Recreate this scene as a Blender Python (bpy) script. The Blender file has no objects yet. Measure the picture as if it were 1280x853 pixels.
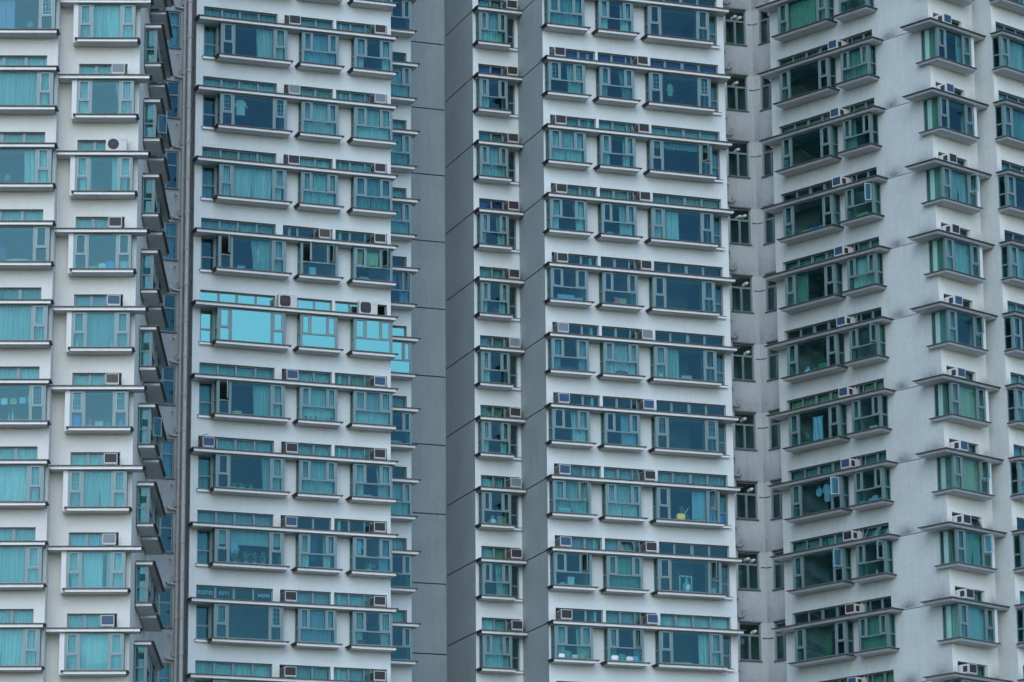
import bpy, bmesh, math, random
from mathutils import Matrix, Vector
R = math.radians
rng = random.Random(11)
sc = bpy.context.scene
col = sc.collection

# ------------------------------------------------------------------ camera, sky, sun, exposure
cd = bpy.data.cameras.new('camera'); cam = bpy.data.objects.new('camera', cd); col.objects.link(cam)
cd.sensor_width = 36.0; cd.lens = 4581.52 / 1280 * 36; cd.clip_start = 1; cd.clip_end = 5000
cam.matrix_world = Matrix.Rotation(R(90 + 14.228), 4, 'X') @ Matrix.Rotation(R(-0.472), 4, 'Z')
sc.camera = cam
SUN_AZ, SUN_EL = R(186), R(34)          # azimuth measured from +Y towards +X
w = bpy.data.worlds.new('World'); sc.world = w; w.use_nodes = True
nt = w.node_tree; bg = nt.nodes['Background']
sky = nt.nodes.new('ShaderNodeTexSky'); sky.sky_type = 'NISHITA'; sky.sun_disc = False
sky.sun_elevation = SUN_EL; sky.sun_rotation = SUN_AZ; sky.air_density = 1.0; sky.dust_density = 0.4; sky.ozone_density = 3.0
nt.links.new(sky.outputs[0], bg.inputs[0]); bg.inputs[1].default_value = 0.15
sd = bpy.data.lights.new('sun', 'SUN'); sd.energy = 0.5; sd.angle = R(50); sd.color = (1.0, .99, .96)
so = bpy.data.objects.new('sun', sd); col.objects.link(so)
sdir = Vector((math.sin(SUN_AZ) * math.cos(SUN_EL), math.cos(SUN_AZ) * math.cos(SUN_EL), math.sin(SUN_EL)))
so.rotation_euler = sdir.to_track_quat('Z', 'Y').to_euler(); so.location = (40, -40, 80)
vs = sc.view_settings; vs.view_transform = 'Standard'; vs.look = 'None'; vs.exposure = 0.98; vs.gamma = 1.0
sc.cycles.max_bounces = 8; sc.cycles.transparent_max_bounces = 16; sc.cycles.glossy_bounces = 3
sc.cycles.caustics_reflective = False; sc.cycles.caustics_refractive = False
sc.cycles.use_denoising = True

GROUND = -1.6
TOP = 74.0
H = 2.85
KS = range(-1, 11)

# ------------------------------------------------------------------ materials
def mat(name):
    m = bpy.data.materials.new(name); m.use_nodes = True
    n = m.node_tree.nodes; return m, n, m.node_tree.links, n['Principled BSDF']

def math_node(n, l, op, a, b=None, clamp=False):
    x = n.new('ShaderNodeMath'); x.operation = op; x.use_clamp = clamp
    for i, v in enumerate((a, b)):
        if v is None: continue
        if isinstance(v, (int, float)): x.inputs[i].default_value = v
        else: l.new(v, x.inputs[i])
    return x.outputs[0]

def mixcol(n, l, fac, a, b, mode='MIX'):
    x = n.new('ShaderNodeMix'); x.data_type = 'RGBA'; x.blend_type = mode
    if isinstance(fac, (int, float)): x.inputs[0].default_value = fac
    else: l.new(fac, x.inputs[0])
    for i, v in ((6, a), (7, b)):
        if isinstance(v, tuple): x.inputs[i].default_value = (*v, 1)
        else: l.new(v, x.inputs[i])
    return x.outputs[2]

def noise(n, l, vec, scale, detail=4, rough=.55):
    x = n.new('ShaderNodeTexNoise'); x.inputs['Scale'].default_value = scale
    x.inputs['Detail'].default_value = detail; x.inputs['Roughness'].default_value = rough
    l.new(vec, x.inputs['Vector']); return x.outputs['Fac']

def ramp(n, l, f, lo, hi):
    x = n.new('ShaderNodeMapRange'); x.inputs[1].default_value = lo; x.inputs[2].default_value = hi
    l.new(f, x.inputs[0]); return x.outputs[0]

def wall_material(name, base, grout=.16, tile=(.095, .048), dirt=.10, streak=.10, spots=(), zref=0.0):
    """painted or tiled wall: mosaic joints, blotchy dirt, rain streaks; spots = (x, width, height, strength) soot
    marks that sit on the wall just above every ledge"""
    m, n, l, p = mat(name)
    tc = n.new('ShaderNodeTexCoord'); o = tc.outputs['Object']
    sep = n.new('ShaderNodeSeparateXYZ'); l.new(o, sep.inputs[0]); x, z = sep.outputs[0], sep.outputs[2]
    c = base
    n1 = noise(n, l, o, .55, 5, .6)
    c = mixcol(n, l, math_node(n, l, 'MULTIPLY', ramp(n, l, n1, .42, .72), dirt * 1.6), c, tuple(v * .62 for v in base))
    n4 = noise(n, l, o, 5.5, 6, .7)
    c = mixcol(n, l, math_node(n, l, 'MULTIPLY', ramp(n, l, n4, .45, .75), dirt * 1.3), c, tuple(v * .6 for v in base))
    mp = n.new('ShaderNodeMapping'); mp.inputs['Scale'].default_value = (5.5, 5.5, .28); l.new(o, mp.inputs[0])
    n2 = noise(n, l, mp.outputs[0], 1.0, 5, .7)
    c = mixcol(n, l, math_node(n, l, 'MULTIPLY', ramp(n, l, n2, .5, .78), streak * 2), c, (base[0] * .5, base[1] * .5, base[2] * .48))
    bumpf = None
    if grout:
        g = []
        for ax, per, lw in ((x, tile[0], .12), (z, tile[1], .16)):
            f = math_node(n, l, 'FRACT', math_node(n, l, 'DIVIDE', ax, per))
            g.append(math_node(n, l, 'LESS_THAN', f, lw))
        gg = math_node(n, l, 'MAXIMUM', g[0], math_node(n, l, 'MULTIPLY', g[1], .8))
        c = mixcol(n, l, math_node(n, l, 'MULTIPLY', gg, grout * 3.0), c, tuple(v * .55 for v in base))
        # every tile a touch different
        vw = n.new('ShaderNodeTexWhiteNoise'); cb = n.new('ShaderNodeCombineXYZ')
        l.new(math_node(n, l, 'FLOOR', math_node(n, l, 'DIVIDE', x, tile[0])), cb.inputs[0])
        l.new(math_node(n, l, 'FLOOR', math_node(n, l, 'DIVIDE', z, tile[1])), cb.inputs[2])
        l.new(cb.outputs[0], vw.inputs['Vector'])
        c = mixcol(n, l, math_node(n, l, 'MULTIPLY', vw.outputs['Value'], .12), c, tuple(v * .7 for v in base))
        bumpf = gg
    for sx, sw, sh, st in spots:
        dx = math_node(n, l, 'POWER', math_node(n, l, 'ABSOLUTE', math_node(n, l, 'DIVIDE', math_node(n, l, 'SUBTRACT', x, sx), sw)), 2)
        fz = math_node(n, l, 'FRACT', math_node(n, l, 'DIVIDE', math_node(n, l, 'SUBTRACT', z, zref), H))
        dz = math_node(n, l, 'POWER', math_node(n, l, 'DIVIDE', math_node(n, l, 'MULTIPLY', fz, H), sh), 2)
        e = math_node(n, l, 'POWER', 2.718, math_node(n, l, 'MULTIPLY', math_node(n, l, 'ADD', dx, dz), -1))
        e = math_node(n, l, 'MULTIPLY', e, math_node(n, l, 'ADD', math_node(n, l, 'MULTIPLY', n4, 1.5), .1))
        c = mixcol(n, l, math_node(n, l, 'MULTIPLY', e, st, True), c, (.12, .13, .14))
    l.new(c, p.inputs['Base Color']); p.inputs['Roughness'].default_value = .62
    p.inputs['Specular IOR Level'].default_value = .3
    b = n.new('ShaderNodeBump'); b.inputs['Strength'].default_value = .25; b.inputs['Distance'].default_value = .01
    hgt = n4 if bumpf is None else math_node(n, l, 'SUBTRACT', math_node(n, l, 'MULTIPLY', n4, .5), math_node(n, l, 'MULTIPLY', bumpf, .5))
    l.new(hgt, b.inputs['Height']); l.new(b.outputs[0], p.inputs['Normal'])
    return m

def simple(name, c, rough=.5, metal=0.0, var=.12, vscale=3.0, spec=.5):
    m, n, l, p = mat(name)
    tc = n.new('ShaderNodeTexCoord')
    f = noise(n, l, tc.outputs['Object'], vscale, 5, .65)
    oi = n.new('ShaderNodeObjectInfo')
    cc = mixcol(n, l, math_node(n, l, 'MULTIPLY', ramp(n, l, f, .35, .75), var * 2), c, tuple(v * .6 for v in c))
    cc = mixcol(n, l, math_node(n, l, 'MULTIPLY', oi.outputs['Random'], var), cc, tuple(v * .72 for v in c))
    l.new(cc, p.inputs['Base Color']); p.inputs['Roughness'].default_value = rough; p.inputs['Metallic'].default_value = metal
    p.inputs['Specular IOR Level'].default_value = spec
    return m

def glass(name, tint, gl, ior, rough=.02):
    m, n, l, p = mat(name); n.remove(p); out = n['Material Output']
    tr = n.new('ShaderNodeBsdfTransparent'); g = n.new('ShaderNodeBsdfGlossy'); g.inputs['Roughness'].default_value = rough
    oi = n.new('ShaderNodeObjectInfo')
    tcol = mixcol(n, l, math_node(n, l, 'MULTIPLY', oi.outputs['Random'], .5), tint, tuple(v * .86 for v in tint))
    l.new(tcol, tr.inputs[0]); g.inputs[0].default_value = (*gl, 1)
    lw = n.new('ShaderNodeLayerWeight'); lw.inputs['Blend'].default_value = .5     # Schlick reflectance, the same on both faces of the pane
    fr = math_node(n, l, 'ADD', math_node(n, l, 'MULTIPLY', math_node(n, l, 'POWER', lw.outputs['Facing'], 5), 1 - ior), ior)
    # float glass is never quite flat: slow waves plus a small lean of every pane
    tc = n.new('ShaderNodeTexCoord'); cb = n.new('ShaderNodeVectorMath'); cb.operation = 'ADD'
    l.new(tc.outputs['Object'], cb.inputs[0]); cx = n.new('ShaderNodeCombineXYZ')
    l.new(math_node(n, l, 'MULTIPLY', oi.outputs['Random'], 97.0), cx.inputs[0]); l.new(cx.outputs[0], cb.inputs[1])
    h = noise(n, l, cb.outputs[0], .9, 2, .4)
    b = n.new('ShaderNodeBump'); b.inputs['Strength'].default_value = .3; b.inputs['Distance'].default_value = .008
    l.new(h, b.inputs['Height']); l.new(b.outputs[0], g.inputs['Normal'])
    mx = n.new('ShaderNodeMixShader'); l.new(fr, mx.inputs[0])
    l.new(tr.outputs[0], mx.inputs[1]); l.new(g.outputs[0], mx.inputs[2]); l.new(mx.outputs[0], out.inputs[0])
    return m

WHITE = (.67, .72, .70)
M = {}
M['tile_a'] = wall_material('white_tile_left', (.68, .685, .63), grout=.11, tile=(.095, .06), dirt=.08, streak=.05)
M['tile'] = wall_material('white_tile', WHITE, grout=.085, tile=(.115, .058), dirt=.09, streak=.06)
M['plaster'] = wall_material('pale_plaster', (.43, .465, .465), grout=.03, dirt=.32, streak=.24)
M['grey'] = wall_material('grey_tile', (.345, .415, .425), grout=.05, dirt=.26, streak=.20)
M['fascia'] = simple('fascia_aluminium', (.80, .81, .78), .45, .08, .12)
M['fascia_grey'] = simple('fascia_weathered', (.34, .36, .36), .5, .1, .2)  # aluminium on the angled facades, its dimmer reflection put into the colour
M['fascia_dark'] = simple('fascia_dark_end', (.085, .085, .085), .5, .2, .2)  # same aluminium at ledge ends, the dark they reflect painted in
M['fascia_side'] = simple('fascia_side_grey', (.15, .16, .16), .5, .1, .2)  # same aluminium on the side bays, shaded tone painted in
M['soffit'] = simple('ledge_concrete', (.66, .67, .63), .8, 0, .2, 2.0)
M['flashing'] = simple('dark_flashing', (.10, .10, .10), .55, .2, .2)
M['frame'] = simple('window_aluminium', (.155, .225, .225), .42, .2, .10, 6)
M['sash'] = simple('sash_aluminium', (.21, .29, .295), .4, .2, .10, 6)
M['cheek'] = simple('white_cheek', (.70, .71, .69), .6, 0, .08, 2)
M['glass'] = glass('teal_glass', (.67, .85, .845), (.34, .68, .82), .04)
M['film'] = glass('mirror_film_glass', (.35, .60, .63), (.36, .77, .64), .42, .03)
M['room'] = simple('room_plaster', (.60, .63, .60), .8, 0, .2, 1.0)
M['joint'] = simple('dark_joint', (.06, .06, .065), .8)
M['ac_white'] = simple('ac_casing', (.56, .56, .53), .5, 0, .18, 5)
M['ac_dark'] = simple('ac_grille_dark', (.035, .033, .036), .55, .2, .2, 9)
M['ac_blue'] = simple('ac_grille_blue', (.03, .085, .165), .5, .1, .2, 9)
M['ac_brown'] = simple('ac_grille_brown', (.085, .065, .055), .55, .1, .2, 9)
M['ac_grey'] = simple('ac_grille_grey', (.19, .235, .27), .5, .1, .2, 9)
M['ac_grey_side'] = simple('ac_side_grey', (.13, .14, .14), .6, .2, .3, 9)
M['steel'] = simple('bracket_steel', (.38, .38, .37), .5, .5, .25, 8)
M['pipe'] = simple('drain_pipe_white', (.66, .68, .66), .55, 0, .3, 2)
M['pipe_old'] = simple('drain_pipe_old', (.62, .61, .58), .7, 0, .5, 9)
M['vent'] = simple('vent_pipe_grey', (.38, .39, .39), .6, 0, .3, 6)
M['ground'] = simple('ground_paving', (.16, .16, .155), .9, 0, .2, .3)
CUR = {
    'white': (.72, .74, .71), 'cyan': (.62, .72, .68), 'blue': (.42, .54, .64), 'green': (.32, .46, .36), 'beige': (.92, .74, .44),
    'purple': (.15, .07, .42), 'teal': (.34, .48, .47), 'lilac': (.50, .46, .68), 'olive': (.58, .54, .36), 'grey': (.50, .50, .48)}
for k_, v_ in CUR.items():
    m, n, l, p = mat('curtain_' + k_)
    tc = n.new('ShaderNodeTexCoord'); oi = n.new('ShaderNodeObjectInfo')
    mp = n.new('ShaderNodeMapping'); mp.inputs['Scale'].default_value = (15, 15, .5); l.new(tc.outputs['Object'], mp.inputs[0])
    f = noise(n, l, mp.outputs[0], 1, 3, .6)
    c_ = mixcol(n, l, math_node(n, l, 'MULTIPLY', ramp(n, l, f, .38, .66), .6), v_, tuple(q * .55 for q in v_))  # vertical streaks paint fold shading into the cloth
    c_ = mixcol(n, l, math_node(n, l, 'MULTIPLY', oi.outputs['Random'], .6), c_, tuple(q * .55 for q in v_))
    l.new(c_, p.inputs['Base Color']); p.inputs['Roughness'].default_value = .85
    M['cur_' + k_] = m

# ------------------------------------------------------------------ mesh helpers
class MB:
    def __init__(s): s.v = []; s.f = []; s.m = []
    def quad(s, a, b, c, d, mi=0):
        i = len(s.v); s.v += [a, b, c, d]; s.f.append((i, i + 1, i + 2, i + 3)); s.m.append(mi)
    def box(s, x0, x1, y0, y1, z0, z1, mi=0, M4=None):
        P = [(x, y, z) for z in (z0, z1) for y in (y0, y1) for x in (x0, x1)]
        if M4 is not None: P = [tuple(M4 @ Vector(p)) for p in P]
        i = len(s.v); s.v += P
        for f in ((0, 2, 3, 1), (4, 5, 7, 6), (0, 1, 5, 4), (2, 6, 7, 3), (0, 4, 6, 2), (1, 3, 7, 5)):
            s.f.append(tuple(i + j for j in f)); s.m.append(mi)
    def tube(s, pts, r, n=10, mi=0, cap=True):
        rings = []
        for i, p in enumerate(pts):
            p = Vector(p); a = Vector(pts[max(i - 1, 0)]); b = Vector(pts[min(i + 1, len(pts) - 1)])
            t = (b - a).normalized(); u = t.cross(Vector((0.3, .9, .31))).normalized(); v = t.cross(u)
            k = len(s.v); rr = r[i] if isinstance(r, (list, tuple)) else r
            s.v += [tuple(p + rr * (math.cos(2 * math.pi * j / n) * u + math.sin(2 * math.pi * j / n) * v)) for j in range(n)]
            rings.append(k)
        for a, b in zip(rings, rings[1:]):
            for j in range(n):
                s.f.append((a + j, a + (j + 1) % n, b + (j + 1) % n, b + j)); s.m.append(mi)
        if cap:
            for k in (rings[0], rings[-1]): s.f.append(tuple(range(k, k + n))); s.m.append(mi)
    def blob(s, c, rx, ry, rz, n=12, mi=0):
        rows = n // 2; base = len(s.v)
        for i in range(rows + 1):
            th = math.pi * i / rows
            for j in range(n):
                ph = 2 * math.pi * j / n
                s.v.append((c[0] + rx * math.sin(th) * math.cos(ph), c[1] + ry * math.sin(th) * math.sin(ph), c[2] + rz * math.cos(th)))
        for i in range(rows):
            for j in range(n):
                s.f.append((base + i * n + j, base + (i + 1) * n + j, base + (i + 1) * n + (j + 1) % n, base + i * n + (j + 1) % n)); s.m.append(mi)
    def plate(s, x0, x1, z0, z1, holes, y0, y1, mi=0, back=True, outer=True):
        """a plate in the xz plane between y0 (front) and y1 (back) with rectangular holes and their reveals"""
        xs = sorted({x0, x1, *[h[0] for h in holes], *[h[1] for h in holes]})
        zs = sorted({z0, z1, *[h[2] for h in holes], *[h[3] for h in holes]})
        xs = [x for x in xs if x0 <= x <= x1]; zs = [z for z in zs if z0 <= z <= z1]
        for za, zb in zip(zs, zs[1:]):
            if zb - za < 1e-5: continue
            zc = (za + zb) / 2; hs = [h for h in holes if h[2] < zc < h[3]]
            run = None
            for xa, xb in zip(xs, xs[1:]):
                xc = (xa + xb) / 2
                solid = not any(h[0] < xc < h[1] for h in hs)
                if solid: run = (run[0], xb) if run else (xa, xb)
                if run and (not solid or xb == xs[-1]):
                    a, b = run; run = None
                    s.quad((a, y0, za), (b, y0, za), (b, y0, zb), (a, y0, zb), mi)
                    if back: s.quad((a, y1, za), (a, y1, zb), (b, y1, zb), (b, y1, za), mi)
        for h in holes:
            a, b, c, d = h[:4]; ye = y1 if len(h) < 5 else y0 + h[4]
            s.quad((a, y0, c), (a, ye, c), (b, ye, c), (b, y0, c), mi); s.quad((a, y0, d), (b, y0, d), (b, ye, d), (a, ye, d), mi)
            s.quad((a, y0, c), (a, y0, d), (a, ye, d), (a, ye, c), mi); s.quad((b, y0, c), (b, ye, c), (b, ye, d), (b, y0, d), mi)
            if len(h) >= 5: s.quad((a, ye, c), (b, ye, c), (b, ye, d), (a, ye, d), h[5])
        if outer and back:
            s.quad((x0, y0, z0), (x0, y0, z1), (x0, y1, z1), (x0, y1, z0), mi); s.quad((x1, y0, z0), (x1, y1, z0), (x1, y1, z1), (x1, y0, z1), mi)
            s.quad((x0, y0, z0), (x0, y1, z0), (x1, y1, z0), (x1, y0, z0), mi); s.quad((x0, y0, z1), (x1, y0, z1), (x1, y1, z1), (x0, y1, z1), mi)
    def mesh(s, name, mats, smooth=False):
        me = bpy.data.meshes.new(name); me.from_pydata(s.v, [], s.f)
        for m_ in mats: me.materials.append(M[m_] if isinstance(m_, str) else m_)
        me.polygons.foreach_set('material_index', s.m)
        if smooth: me.polygons.foreach_set('use_smooth', [True] * len(s.f))
        me.update(); return me

cache = {}
def cached(key, fn):
    if key not in cache: cache[key] = fn()
    return cache[key]

def obj(name, me, parent=None, loc=(0, 0, 0), rz=0.0, m=None):
    o = bpy.data.objects.new(name, me); col.objects.link(o)
    o.location = loc
    if rz: o.rotation_euler = (0, 0, rz)
    if parent is not None: o.parent = parent
    if m is not None:
        o.material_slots[0].link = 'OBJECT'; o.material_slots[0].material = M[m] if isinstance(m, str) else m
    return o

class Frame:
    """a facade: local x runs along it (s), y goes into the building from the ledge fronts, z is up"""
    def __init__(f, tower, az, t, z0, sref=0.0, wall='tile'):
        f.tower = tower; f.az = R(az); f.t = t; f.z0 = z0; f.sref = sref; f.wall = wall
        f.U = Vector((math.cos(f.az), math.sin(f.az), 0)); f.N = Vector((math.sin(f.az), -math.cos(f.az), 0))
    def P(f, s, y, z=0.0): return f.U * (s + f.sref) + f.N * (f.t - y) + Vector((0, 0, z))
    def add(f, name, me, s, y, z, m=None, rot=0.0):
        o = obj(name, me, f.tower, f.P(s, y, z) - f.tower.location, f.az + rot, m); return o
    def z(f, k): return f.z0 - H * k

def tower(name, label, loc):
    e = bpy.data.objects.new(name, None); col.objects.link(e); e.location = (*loc, GROUND); e.empty_display_size = 2
    e['label'] = label; e['category'] = 'building'; e['group'] = 'white apartment towers'
    return e

def wall_sheet(fr, s0, s1, y, holes, m, depth=.22, name='wall', z0=None, z1=None):
    mb = MB(); hs = [(h[0] - s0, h[1] - s0, h[2], h[3], *h[4:]) for h in holes]
    mb.plate(0, s1 - s0, GROUND if z0 is None else z0, TOP if z1 is None else z1, hs, 0, depth, back=False, outer=False)
    return fr.add(name, mb.mesh(name, [m, 'joint']), s0, y, 0)

def flank(tw, A, B, m, holes=(), name='wall'):
    """plain return wall from plan point A to plan point B, outside on the right of A to B"""
    d = (B - A); az = math.atan2(d.y, d.x); mb = MB()
    mb.plate(0, d.length, GROUND, TOP, list(holes), 0, .16, back=False, outer=False)
    return obj(name, mb.mesh(name, [m, 'joint']), tw, Vector((A.x, A.y, 0)) - tw.location, az)

# ------------------------------------------------------------------ ledges (cornice over the windows, sill under the bays)
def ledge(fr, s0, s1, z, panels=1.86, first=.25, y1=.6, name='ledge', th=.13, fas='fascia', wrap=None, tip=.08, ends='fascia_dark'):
    """wrap = (inner s, back y): the ledge also runs back round the corner on its left end"""
    key = ('ledge', round(s1 - s0, 3), round(y1, 3), th, wrap and (round(wrap[0] - s0, 3), round(wrap[1], 3)), tip)
    def mk():
        mb = MB(); L = s1 - s0
        mb.box(.02, L - .02, .02, y1, -th, -.028, 0)
        mb.box(-tip, L + tip, -tip, y1, -.028, 0, 1)
        if wrap:
            wi, wy = wrap[0] - s0, wrap[1]
            mb.box(.02, wi, y1, wy - .02, -th, -.028, 0); mb.box(-tip, wi, y1, wy + tip, -.028, 0, 1)
        # drip edge along the underside
        mb.box(.03, L - .03, .035, .055, -th - .012, -th, 0)
        return mb.mesh(name, ['soffit', 'flashing'])
    o = fr.add(name, cached(key, mk), s0, 0, z)
    def strip(a, b, where):
        k2 = ('panel', round(b - a, 3), th)
        def mp():
            q = MB(); q.box(.005, b - a - .005, 0, .018, -th + .002, -.030); return q.mesh('fascia_panel', ['fascia'])
        me = cached(k2, mp)
        if where == 'front': obj('fascia_panel', me, o, (a, .002, 0), 0, fas)
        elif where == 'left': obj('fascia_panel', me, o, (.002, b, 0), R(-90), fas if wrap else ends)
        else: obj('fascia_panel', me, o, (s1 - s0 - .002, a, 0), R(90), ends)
    L = s1 - s0; xs = [0]
    if L > 2.5:
        xs.append(first)
        while xs[-1] + panels < L - .35: xs.append(xs[-1] + panels)
    elif L > 1.3: xs.append(L * .48)
    if L > 2.5 and L - xs[-1] > .5: xs.append(L - .22)
    xs.append(L)
    for a, b in zip(xs, xs[1:]): strip(a, b, 'front')
    strip(.02, (wrap[1] if wrap else y1) - .002, 'left'); strip(.02, y1 - .002, 'right')
    return o

# ------------------------------------------------------------------ windows
def pane_mesh(w_, h_):
    def mk():
        mb = MB(); mb.box(0, w_, 0, .012, 0, h_); return mb.mesh('pane', ['glass'])
    return cached(('pane', round(w_, 3), round(h_, 3)), mk)

def sash_mesh(w_, h_, b=.035, d=.03):
    def mk():
        mb = MB(); mb.plate(0, w_, 0, h_, [(b, w_ - b, b, h_ - b)], 0, d); return mb.mesh('sash', ['sash'])
    return cached(('sash', round(w_, 3), round(h_, 3), b), mk)

def open_sash_mesh(w_, h_, b=.035, d=.03):
    def mk():
        mb = MB(); mb.plate(0, w_, 0, h_, [(b, w_ - b, b, h_ - b)], 0, d); mb.box(b, w_ - b, .009, .021, b, h_ - b, 1)
        return mb.mesh('sash', ['sash', 'glass'])
    return cached(('osash', round(w_, 3), round(h_, 3)), mk)

def lattice_mesh(w_, h_, kind=0):
    def mk():
        mb = MB(); t = .008
        if kind == 0:
            nx, nz = max(2, round(w_ / .10)), max(2, round(h_ / .16))
            for i in range(1, nx): mb.box(w_ * i / nx - t, w_ * i / nx + t, 0, .012, 0, h_)
            for j in range(1, nz): mb.box(0, w_, -.004, .008, h_ * j / nz - t, h_ * j / nz + t)
        else:
            for i in (.22, .5, .78): mb.box(w_ * i - t, w_ * i + t, 0, .012, 0, h_)
            for j in (.12, .3, .7, .88): mb.box(0, w_, -.004, .008, h_ * j - t, h_ * j + t)
        return mb.mesh('grille', ['cheek'])
    return cached(('lat', round(w_, 2), round(h_, 2), kind), mk)

def curtain_mesh(w_, h_, kind, var):
    """hanging cloth with folds; kind: straight, gathered (pulled in below), blind"""
    def mk():
        r = random.Random(var * 31 + int(w_ * 100)); mb = MB()
        if kind == 'blind':
            nz = max(3, int(h_ / .09))
            for j in range(nz):
                za, zb = h_ * j / nz, h_ * (j + 1) / nz
                mb.quad((0, .0, za), (w_, .0, za), (w_, -.006, zb), (0, -.006, zb))
            return mb.mesh('curtain', ['cur_white'])
        nx = max(8, int(w_ / .025)); nz = 7; ph = r.random() * 6; fr1 = r.uniform(38, 62); fr2 = r.uniform(13, 22)
        pull = r.uniform(.15, .5) if kind == 'gathered' else r.uniform(-.02, .13)
        left = r.random() < .5
        V = []
        for j in range(nz + 1):
            zt = j / nz
            for i in range(nx + 1):
                u = i / nx; x = u * w_
                k = pull * (1 - zt) ** 1.3 * (.6 + .4 * math.sin(3 * (1 - zt)))
                x = x * (1 - k) if left else w_ - (w_ - x) * (1 - k)
                a = .018 + .028 * (1 - zt * .6)
                y = a * math.sin(fr1 * u * w_ + ph + .8 * math.sin(2.2 * zt + ph)) + .018 * math.sin(fr2 * u * w_ + ph * 2 - zt)
                V.append((x, y, zt * h_ + (.01 * math.sin(fr2 * u * w_) if j == 0 else 0)))
        mb.v = V
        for j in range(nz):
            for i in range(nx):
                a = j * (nx + 1) + i; mb.f.append((a, a + 1, a + nx + 2, a + nx + 1)); mb.m.append(0)
        return mb.mesh('curtain', ['cur_white'], True)
    return cached(('cur', round(w_, 2), round(h_, 2), kind, var), mk)

def hang(win, x0, x1, z0, z1, y, code, colr, seed):
    """curtains of one window; win is the window part, coordinates are its own"""
    if code in 'nR': return
    W = x1 - x0; v = seed % 5
    def c(a, b, zz, kind, cc=colr):
        obj('curtain', curtain_mesh(round(b - a, 2), round(z1 - zz, 2), kind, v), win, (a, y, zz), 0, 'cur_' + cc)
    if code == 'f':
        if W > 1.2: m_ = x0 + W * (.47 + .02 * v); c(x0, m_ + .02, z0, 'straight'); c(m_, x1, z0, 'straight')
        else: c(x0, x1, z0, 'straight')
    elif code == 'g': c(x0, x0 + W * .62, z0, 'straight'); c(x0 + W * .70, x1, z0, 'straight')
    elif code == 'b': c(x0, x1, z0, 'blind')
    elif code == 't': c(x0, x1, z1 - (z1 - z0) * .42, 'blind')
    elif code == 'v': c(x0, x1, z1 - (z1 - z0) * .22, 'straight')
    elif code == 'l': c(x0, x0 + W * (.26 + .05 * v), z0, 'straight')
    elif code == 'r': c(x1 - W * (.30 + .05 * v), x1, z0, 'straight')
    elif code == 's': c(x0, x0 + W * .26, z0, 'gathered'); c(x1 - W * (.26 + .03 * v), x1, z0, 'gathered')

PZ1, PZ0, TRA, TRB = -.19, -1.40, -.885, -.94
LAY = {   # pane rectangles (x0, x1, z0, z1, opening)
    'c': [(.12, .46, TRA, PZ1, 1), (.12, .46, PZ0, TRB, 0), (.58, 2.11, PZ0, PZ1, 0), (2.23, 2.57, TRA, PZ1, 1), (2.23, 2.57, PZ0, TRB, 0)],
    'a': [(.10, .45, TRA, PZ1, 1), (.53, 1.05, TRA, PZ1, 0), (1.13, 1.47, TRA, PZ1, 1), (.10, 1.47, PZ0, TRB, 0)],
    'b': [(.10, .38, TRA, PZ1, 1), (.46, 1.05, TRA, PZ1, 0), (1.13, 1.40, TRA, PZ1, 1), (.10, 1.40, PZ0, TRB, 0)],
    'm': [(.09, .43, TRA, PZ1, 1), (.09, .43, PZ0, TRB, 0), (.55, 1.49, PZ0, PZ1, 0), (1.61, 1.95, TRA, PZ1, 1), (1.61, 1.95, PZ0, TRB, 0)],
    'd': [(.10, .32, TRA, PZ1, 1), (.41, .81, TRA, PZ1, 0), (.90, 1.12, TRA, PZ1, 1), (.10, 1.12, PZ0, TRB, 0)],
}
LW = {'c': 2.69, 'a': 1.57, 'b': 1.50, 'm': 2.04, 'd': 1.22}

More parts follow.
